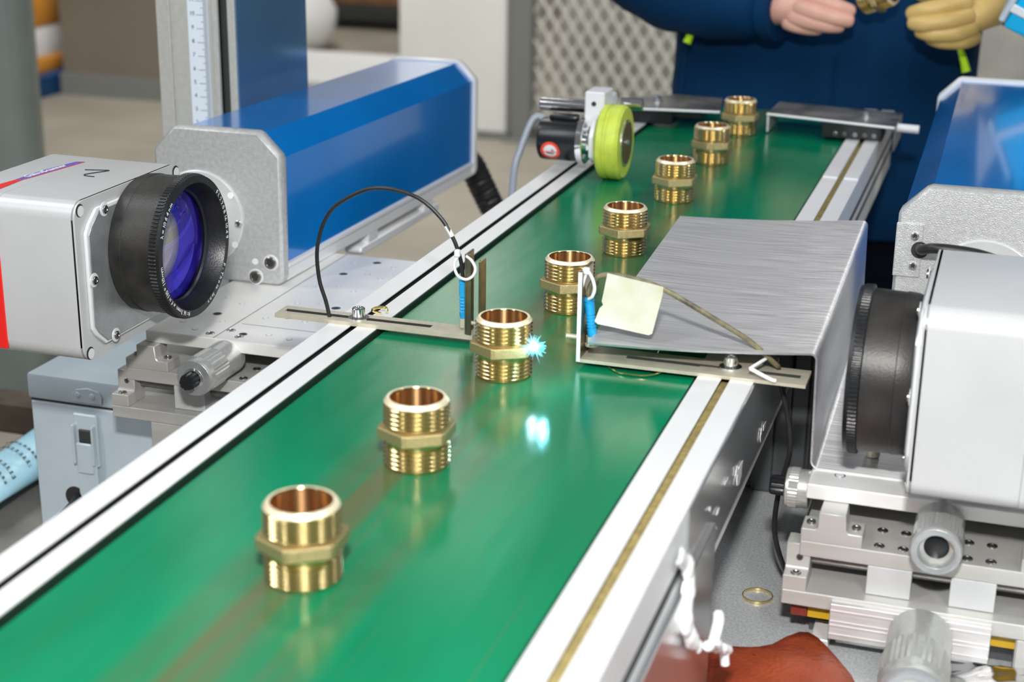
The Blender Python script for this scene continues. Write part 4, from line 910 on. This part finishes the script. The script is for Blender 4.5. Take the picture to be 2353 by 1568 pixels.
for v in bm.verts:
    x, y = v.co.x, v.co.y; v.co = V((.302 + x * .10, .765 + y * .085, -.1335 + .016 * (1 - (2 * x) ** 2) * (1 - (2 * y) ** 2) + +.003 * noise.noise(V((x * 5, y * 4, 2))) + .0012 * abs(noise.noise(V((x * 16, y * 15, 5))))))
    v.co.z = max(v.co.z, -.1399)
tag(obj('plastic_bag', bm, CLEAR, None, 80), 'crumpled clear plastic bag beside the large micrometer in the corner', 'bag')
# torn white film hanging from the right rail
t = thing('torn_film', 'strip of torn white plastic film dangling from the near right rail', 'film', (.1366, .64, 0))
bm = BM(); pts = [(0, -.010, -.006), (.0012, .004, -.016), (.003, .012, -.026), (.004, .006, -.036), (.006, .004, -.046), (.008, .010, -.056), (.012, .022, -.068)]
tube(bm, pts, .0062, 12, 8, rf=lambda q: (.55 + .5 * math.sin(q * PI) + .15 * math.sin(q * 31)))
for v in bm.verts: v.co.x *= .55
for v in bm.verts: v.co.x = max(v.co.x * 1, .0008) + .0012 * noise.noise(v.co * 200); v.co.y += .0022 * noise.noise(v.co * 160 + V((3, 1, 2)))
obj('film_strip', bm, FILM, t, 60)
bm = BM(); tube(bm, [(.011, .020, -.066), (.013, .035, -.072), (.012, .045, -.080), (.014, .060, -.088), (.013, .072, -.096)], .0026, 8, 6, rf=lambda q: .8 + .4 * math.sin(q * 31))
tube(bm, [(.012, .030, -.070), (.013, .036, -.062), (.012, .042, -.060)], .0028, 8, 4); tube(bm, [(.013, .060, -.088), (.014, .060, -.097)], .0024, 8, 4); obj('frayed_end', bm, FILM, t, 60)
# flakes of film stuck on the side
for i, (y, z, sy, sz) in enumerate(((.888, -.040, .012, .006), (.875, -.043, .006, .010), (.80, -.036, .020, .012), (.79, -.030, .008, .006), (.755, -.022, .012, .002), (.735, -.030, .010, .002), (.73, -.038, .010, .003), (.71, -.018, .006, .0016), (.93, -.012, .004, .003), (.70, -.036, .008, .0015))):
    bm = BM(); n_ = 9; vs = [bm.verts.new((.1361 + .0006 * random.random(), y + sy / 2 * math.cos(2 * PI * k / n_) * random.uniform(.6, 1.2), z + sz / 2 * math.sin(2 * PI * k / n_) * random.uniform(.5, 1.3))) for k in range(n_)]
    f = bm.faces.new(vs); r_ = bmesh.ops.extrude_face_region(bm, geom=[f]); bmesh.ops.translate(bm, verts=[g for g in r_['geom'] if isinstance(g, bmesh.types.BMVert)], vec=(.0003, 0, 0))
    o = cpart('film_flake', bm, FILM); o.name = 'film_flake'
# brass curls
bm = BM(); tube(bm, [(.0495, .8440, .0012), (.0560, .8385, .0010), (.0640, .8365, .0012), (.0730, .8375, .0012), (.0800, .8420, .0020), (.0832, .8490, .0040)], .00055, 6, 6); tag(obj('brass_curl', bm, BRASSC), 'curled brass shaving on the belt in front of the right bracket', 'shaving')
bm = BM(); pts = [(-.112 + .0055 * math.cos(a * .55) + .0003 * a, .8850 + .002 * math.sin(a), .0060 + .0024 * math.sin(a * .55)) for a in range(0, 9)]; tube(bm, pts, .0009, 6, 5); tag(obj('brass_curl', bm, BRASSC), 'small curled brass shaving on the left rail behind the bracket', 'shaving')
bm = BM(); tube(bm, [(.0700, .868, .0014), (.0722, .872, .0030), (.0730, .874, .0062)], .0006, 6, 4); tag(obj('brass_curl', bm, BRASSC), 'short brass sliver behind the slotted bar of the right bracket', 'shaving')

# cyan crate at the upper right corner
t = thing('plastic_crate', 'cyan plastic crate with white stripe at the upper right edge', 'crate', (.2545, 1.60, .116), (R(6), R(24), 0))
bm = BM(); bx(bm, -.015, .16, 0, .14, -.004, .07, .004, 2); bx(bm, -.017, .162, -.003, .143, .066, .073, .002); obj('crate_wall', bm, CYAN, t)
bm = BM(); bx(bm, -.0165, .161, -.002, .141, .012, .020, .001); obj('white_stripe', bm, WHITE, t)
bm = BM(); bx(bm, -.0215, -.0152, -.001, .141, -.001, .060, .002); obj('edge_guard', bm, BOXP, t)
bm = BM(); bx(bm, .28, .46, 1.585, 1.76, .02, .045, .003); t2 = thing('side_stand', 'grey stand carrying the cyan crate behind the right laser', 'stand', (0, 0, 0))
obj('stand_top', bm, MGREY, t2)
for x in (.30, .44):
    bm = BM(); bx(bm, x - .012, x + .012, 1.66, 1.684, FZ, .02, .002); obj('stand_leg', bm, MGREY, t2)
bm = BM(); bx(bm, .33, .40, 1.64, 1.72, .045, .070, .002); obj('stand_block', bm, MGREY, t2)

# ---------------------------------------------------------------- worker
def skin_mesh(name, nodes, edges, mt_, parent, sub=2, root=0):
    me = bpy.data.meshes.new(name); me.from_pydata([p for p, r in nodes], edges, []); o = bpy.data.objects.new(name, me); COL.objects.link(o)
    md = o.modifiers.new('skin', 'SKIN'); md.use_smooth_shade = True; o.modifiers.new('sub', 'SUBSURF').levels = sub
    o.modifiers['sub'].render_levels = sub
    for i, (p, r) in enumerate(nodes):
        s = me.skin_vertices[0].data[i]; s.radius = r if isinstance(r, tuple) else (r, r); s.use_root = (i == root)
    dg = bpy.context.evaluated_depsgraph_get(); m2 = bpy.data.meshes.new_from_object(o.evaluated_get(dg))
    bpy.data.objects.remove(o); bpy.data.meshes.remove(me)
    return m2
def add_mesh(name, meshes, mts, parent, idx=None):
    bm = BM()
    for i, q in enumerate(meshes):
        n0 = len(bm.faces); bm.from_mesh(q); bm.faces.ensure_lookup_table()
        for f in bm.faces[n0:]: f.material_index = (idx[i] if idx else 0); f.smooth = True
        bpy.data.meshes.remove(q)
    me = bpy.data.meshes.new(name); bm.to_mesh(me); bm.free()
    for q in mts: me.materials.append(q)
    o = bpy.data.objects.new(name, me); COL.objects.link(o); o.parent = parent; return o
wk = thing('person', 'worker in navy jacket with neon zip pulls standing behind the conveyor end, holding a fitting', 'person', (.035, 1.95, FZ))
def Wp(x, y, z): return (x - .035, y - 1.95, z - FZ)
# body: legs, trunk, neck, head and arms to the wrists
N = []; E_ = []
def nd(p, r, prev=None):
    N.append((Wp(*p), r)); i = len(N) - 1
    if prev is not None: E_.append((prev, i))
    return i
pel = nd((.035, 1.95, .06), (.15, .10)); ch = nd((.035, 1.95, .28), (.15, .10), pel); sh = nd((.035, 1.95, .48), (.11, .06), ch); nk = nd((.035, 1.94, .60), .052, sh)
hd0 = nd((.035, 1.92, .66), .058, nk); hd1 = nd((.035, 1.91, .74), (.078, .092), hd0); nd((.035, 1.92, .83), (.06, .07), hd1)
for s in (-1, 1):
    h_ = nd((.035 + s * .085, 1.95, .0), .085, pel); kn = nd((.035 + s * .10, 1.93, -.40), .055, h_); an = nd((.035 + s * .11, 1.96, -.78), .038, kn); nd((.035 + s * .12, 1.86, -.82), .036, an)
sR = nd((-.12, 1.95, .47), .038, sh); mR = nd((-.185, 1.94, .36), .034, sR); kR = nd((-.236, 1.895, .19), .028, mR); eR = nd((-.150, 1.823, .130), .028, kR); wR = nd((-.020, 1.765, .108), .027, eR)
sL = nd((.19, 1.95, .47), .038, sh); mL = nd((.265, 1.94, .36), .034, sL); kL = nd((.322, 1.895, .195), .028, mL); eL = nd((.290, 1.832, .148), .028, kL); wL = nd((.236, 1.775, .122), .027, eL)
body = skin_mesh('body', N, E_, SKIN, wk)
def hand(chains):
    nodes = []; edges = []
    for c in chains:
        prev = None
        for p, r in c:
            nodes.append((Wp(*p), r)); i = len(nodes) - 1
            if prev is not None: edges.append((prev, i))
            prev = i
    return nodes, edges
def chain_mesh(c): nn, ee = hand([c]); return skin_mesh('h', nn, ee, SKIN, wk)
# right hand (left in the picture): back of the hand to the camera, fingers closing on a fitting to its right
rh = [chain_mesh(c) for c in (
    [((-.022, 1.765, .108), .025), ((.004, 1.752, .108), (.026, .019)), ((.030, 1.745, .112), (.024, .019)), ((.046, 1.740, .114), (.021, .015))],
    [((.030, 1.738, .1230), .0105), ((.052, 1.722, .1215), .0100), ((.070, 1.717, .1165), .0090), ((.088, 1.724, .1105), .0078)],
    [((.022, 1.735, .1130), .0110), ((.046, 1.717, .1095), .0104), ((.068, 1.711, .1060), .0094), ((.088, 1.719, .1020), .0080)],
    [((.016, 1.737, .1035), .0108), ((.040, 1.720, .0995), .0100), ((.062, 1.714, .0972), .0090), ((.078, 1.722, .0965), .0078)],
    [((.010, 1.742, .0965), .0098), ((.028, 1.729, .0930), .0090), ((.044, 1.724, .0912), .0082), ((.056, 1.731, .0915), .0072)],
    [((.006, 1.752, .128), .0125), ((.030, 1.746, .138), .0110), ((.058, 1.738, .1405), .0098), ((.084, 1.732, .1350), .0082)])]
# left hand (right in the picture): loose fist, knuckles to the camera
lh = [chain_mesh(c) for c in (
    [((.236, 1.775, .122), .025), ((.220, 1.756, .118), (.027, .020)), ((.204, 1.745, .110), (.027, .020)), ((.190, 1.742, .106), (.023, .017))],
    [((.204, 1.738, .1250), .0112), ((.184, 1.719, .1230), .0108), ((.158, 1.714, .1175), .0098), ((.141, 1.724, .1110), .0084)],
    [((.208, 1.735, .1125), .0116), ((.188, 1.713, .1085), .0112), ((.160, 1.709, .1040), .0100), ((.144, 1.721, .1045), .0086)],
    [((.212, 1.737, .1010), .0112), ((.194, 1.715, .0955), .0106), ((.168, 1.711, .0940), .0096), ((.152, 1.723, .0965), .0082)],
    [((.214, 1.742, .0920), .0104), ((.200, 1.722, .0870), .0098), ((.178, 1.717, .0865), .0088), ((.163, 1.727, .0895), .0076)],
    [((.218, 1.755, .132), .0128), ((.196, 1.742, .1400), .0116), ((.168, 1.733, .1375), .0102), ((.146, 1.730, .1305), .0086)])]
bo = add_mesh('body', [body] + rh + lh, [SKIN, SKINLIT], wk, [0] + [0] * 6 + [1] * 6)
# face and hair
for nm, p, r, mt_ in (('eye', (.010, 1.828, .745), .011, WHITE), ('eye', (.060, 1.828, .745), .011, WHITE), ('nose', (.035, 1.815, .722), .013, SKIN), ('ear', (-.045, 1.915, .735), .018, SKIN), ('ear', (.115, 1.915, .735), .018, SKIN)):
    bm = BM(); bmesh.ops.create_icosphere(bm, subdivisions=2, radius=r, matrix=Matrix.Translation(Wp(*p))); e_ = obj(nm, bm, mt_, bo, 80)
    if nm == 'eye':
        bm = BM(); bmesh.ops.create_icosphere(bm, subdivisions=2, radius=.005, matrix=Matrix.Translation(Wp(p[0], p[1] - .008, p[2]))); obj('iris', bm, INK, bo, 80)
bm = BM(); bx(bm, .015, .055, 1.820, 1.832, .690, .697, .002); bmesh.ops.translate(bm, verts=bm.verts, vec=Wp(0, 0, 0)); obj('mouth', bm, REDB, bo)
bm = BM(); bmesh.ops.create_icosphere(bm, subdivisions=3, radius=.098, matrix=Matrix.Translation(Wp(.035, 1.932, .775)))
for v in list(bm.verts):
    if v.co.z < Wp(0, 0, .735)[2] and v.co.y < Wp(0, 1.96, 0)[1]: bm.verts.remove(v)
obj('hair', bm, HAIR, wk, 80)
# jacket: draped trunk plus sleeves
bm = BM(); rows = []
prof = [(-.165, .178, .118), (-.16, .186, .126), (-.12, .187, .128), (-.06, .183, .128), (0, .180, .126), (.05, .180, .124), (.10, .182, .124), (.16, .184, .124), (.24, .190, .128), (.34, .198, .132), (.44, .20, .13), (.52, .175, .11), (.565, .09, .075), (.60, .068, .062)]
for z, a, b in prof:
    ring = []
    for k in range(64):
        th = 2 * PI * k / 64; e = 2.6; cx_, sy_ = math.cos(th), math.sin(th)
        x = a * math.copysign(abs(cx_) ** (2 / e), cx_); y = b * math.copysign(abs(sy_) ** (2 / e), sy_)
        f = .006 * noise.noise(V((x * 22, y * 22, z * 7))) + .004 * math.sin(x * 70 + z * 11) * (1 if z < .2 else .4)
        ring.append(bm.verts.new(Wp(.033 + x * (1 + f), 1.945 + y * (1 + f * 3), z)))
    rows.append(ring)
for a, b in zip(rows, rows[1:]):
    for k in range(64): bm.faces.new((a[k], a[(k + 1) % 64], b[(k + 1) % 64], b[k]))
bm.faces.new(rows[0][::-1])
me_j = bpy.data.meshes.new('j'); bm.to_mesh(me_j); bm.free()
slv = []
for c in ([((-.13, 1.95, .50), .085), ((-.185, 1.94, .36), .074), ((-.240, 1.895, .185), .066), ((-.185, 1.845, .140), .062), ((-.110, 1.800, .118), .056), ((-.050, 1.772, .110), .046), ((.004, 1.754, .1085), .036)],
          [((.20, 1.95, .50), .085), ((.265, 1.94, .36), .074), ((.325, 1.895, .190), .066), ((.305, 1.850, .155), .060), ((.272, 1.812, .138), .052), ((.252, 1.788, .130), .043), ((.238, 1.775, .123), .037)]):
    slv.append(chain_mesh(c))
jk = add_mesh('jacket', [me_j] + slv, [NAVY], wk)
for v in jk.data.vertices:
    nse = noise.noise(V(v.co) * 26) * .0045 + noise.noise(V(v.co) * 60) * .0018; v.co += V(v.normal) * nse
for x, y, z in ((-.094, 1.810, .080), (-.1005, 1.806, .066)): pass
bm = BM(); tube(bm, [Wp(-.0985, 1.800, .079), Wp(-.1015, 1.792, .070), Wp(-.1050, 1.788, .060)], .0045, 10, 4, rf=lambda q: .7 + .4 * q); obj('zip_pull', bm, NEON, jk)
bm = BM(); tube(bm, [Wp(.1960, 1.800, .068), Wp(.2010, 1.790, .058), Wp(.2050, 1.788, .046)], .0045, 10, 4, rf=lambda q: .7 + .4 * q); obj('zip_pull', bm, NEON, jk)
bm = BM(); tube(bm, [Wp(.062, 1.8185, .05), Wp(.061, 1.817, -.02), Wp(.060, 1.8155, -.10), Wp(.060, 1.8155, -.16)], .0018, 6, 5); obj('front_seam', bm, NAVY, jk)
bm = BM(); tube(bm, [Wp(-.112, 1.829, .06), Wp(-.116, 1.826, .0), Wp(-.118, 1.825, -.10)], .0016, 6, 5); obj('pocket_seam', bm, NAVY, jk)
bm = BM(); tube(bm, [Wp(-.010, 1.7585, .1085), Wp(.004, 1.754, .1085)], .0365, 20, 3); obj('cuff', bm, NAVY, jk)
tr_ = []
for s in (-1, 1):
    tr_.append(chain_mesh([((.035 + s * .05, 1.95, .04), .115), ((.035 + s * .085, 1.95, -.08), .105), ((.035 + s * .10, 1.935, -.40), .082), ((.035 + s * .11, 1.955, -.76), .066), ((.035 + s * .11, 1.955, -.80), .064)]))
add_mesh('trousers', tr_, [TROU], wk)
for s in (-1, 1):
    bm = BM(); bx(bm, .035 + s * .12 - .05, .035 + s * .12 + .05, 1.78, 2.02, FZ, FZ + .085, .03, 4); bmesh.ops.translate(bm, verts=bm.verts, vec=Wp(0, 0, 0)); obj('shoe', bm, RUBBER, wk)
held.location = (.0930, 1.735, .1240); held.rotation_euler = (R(68), R(20), R(60))

# ---------------------------------------------------------------- tidy: prototypes carry labels already
bpy.context.view_layer.update()
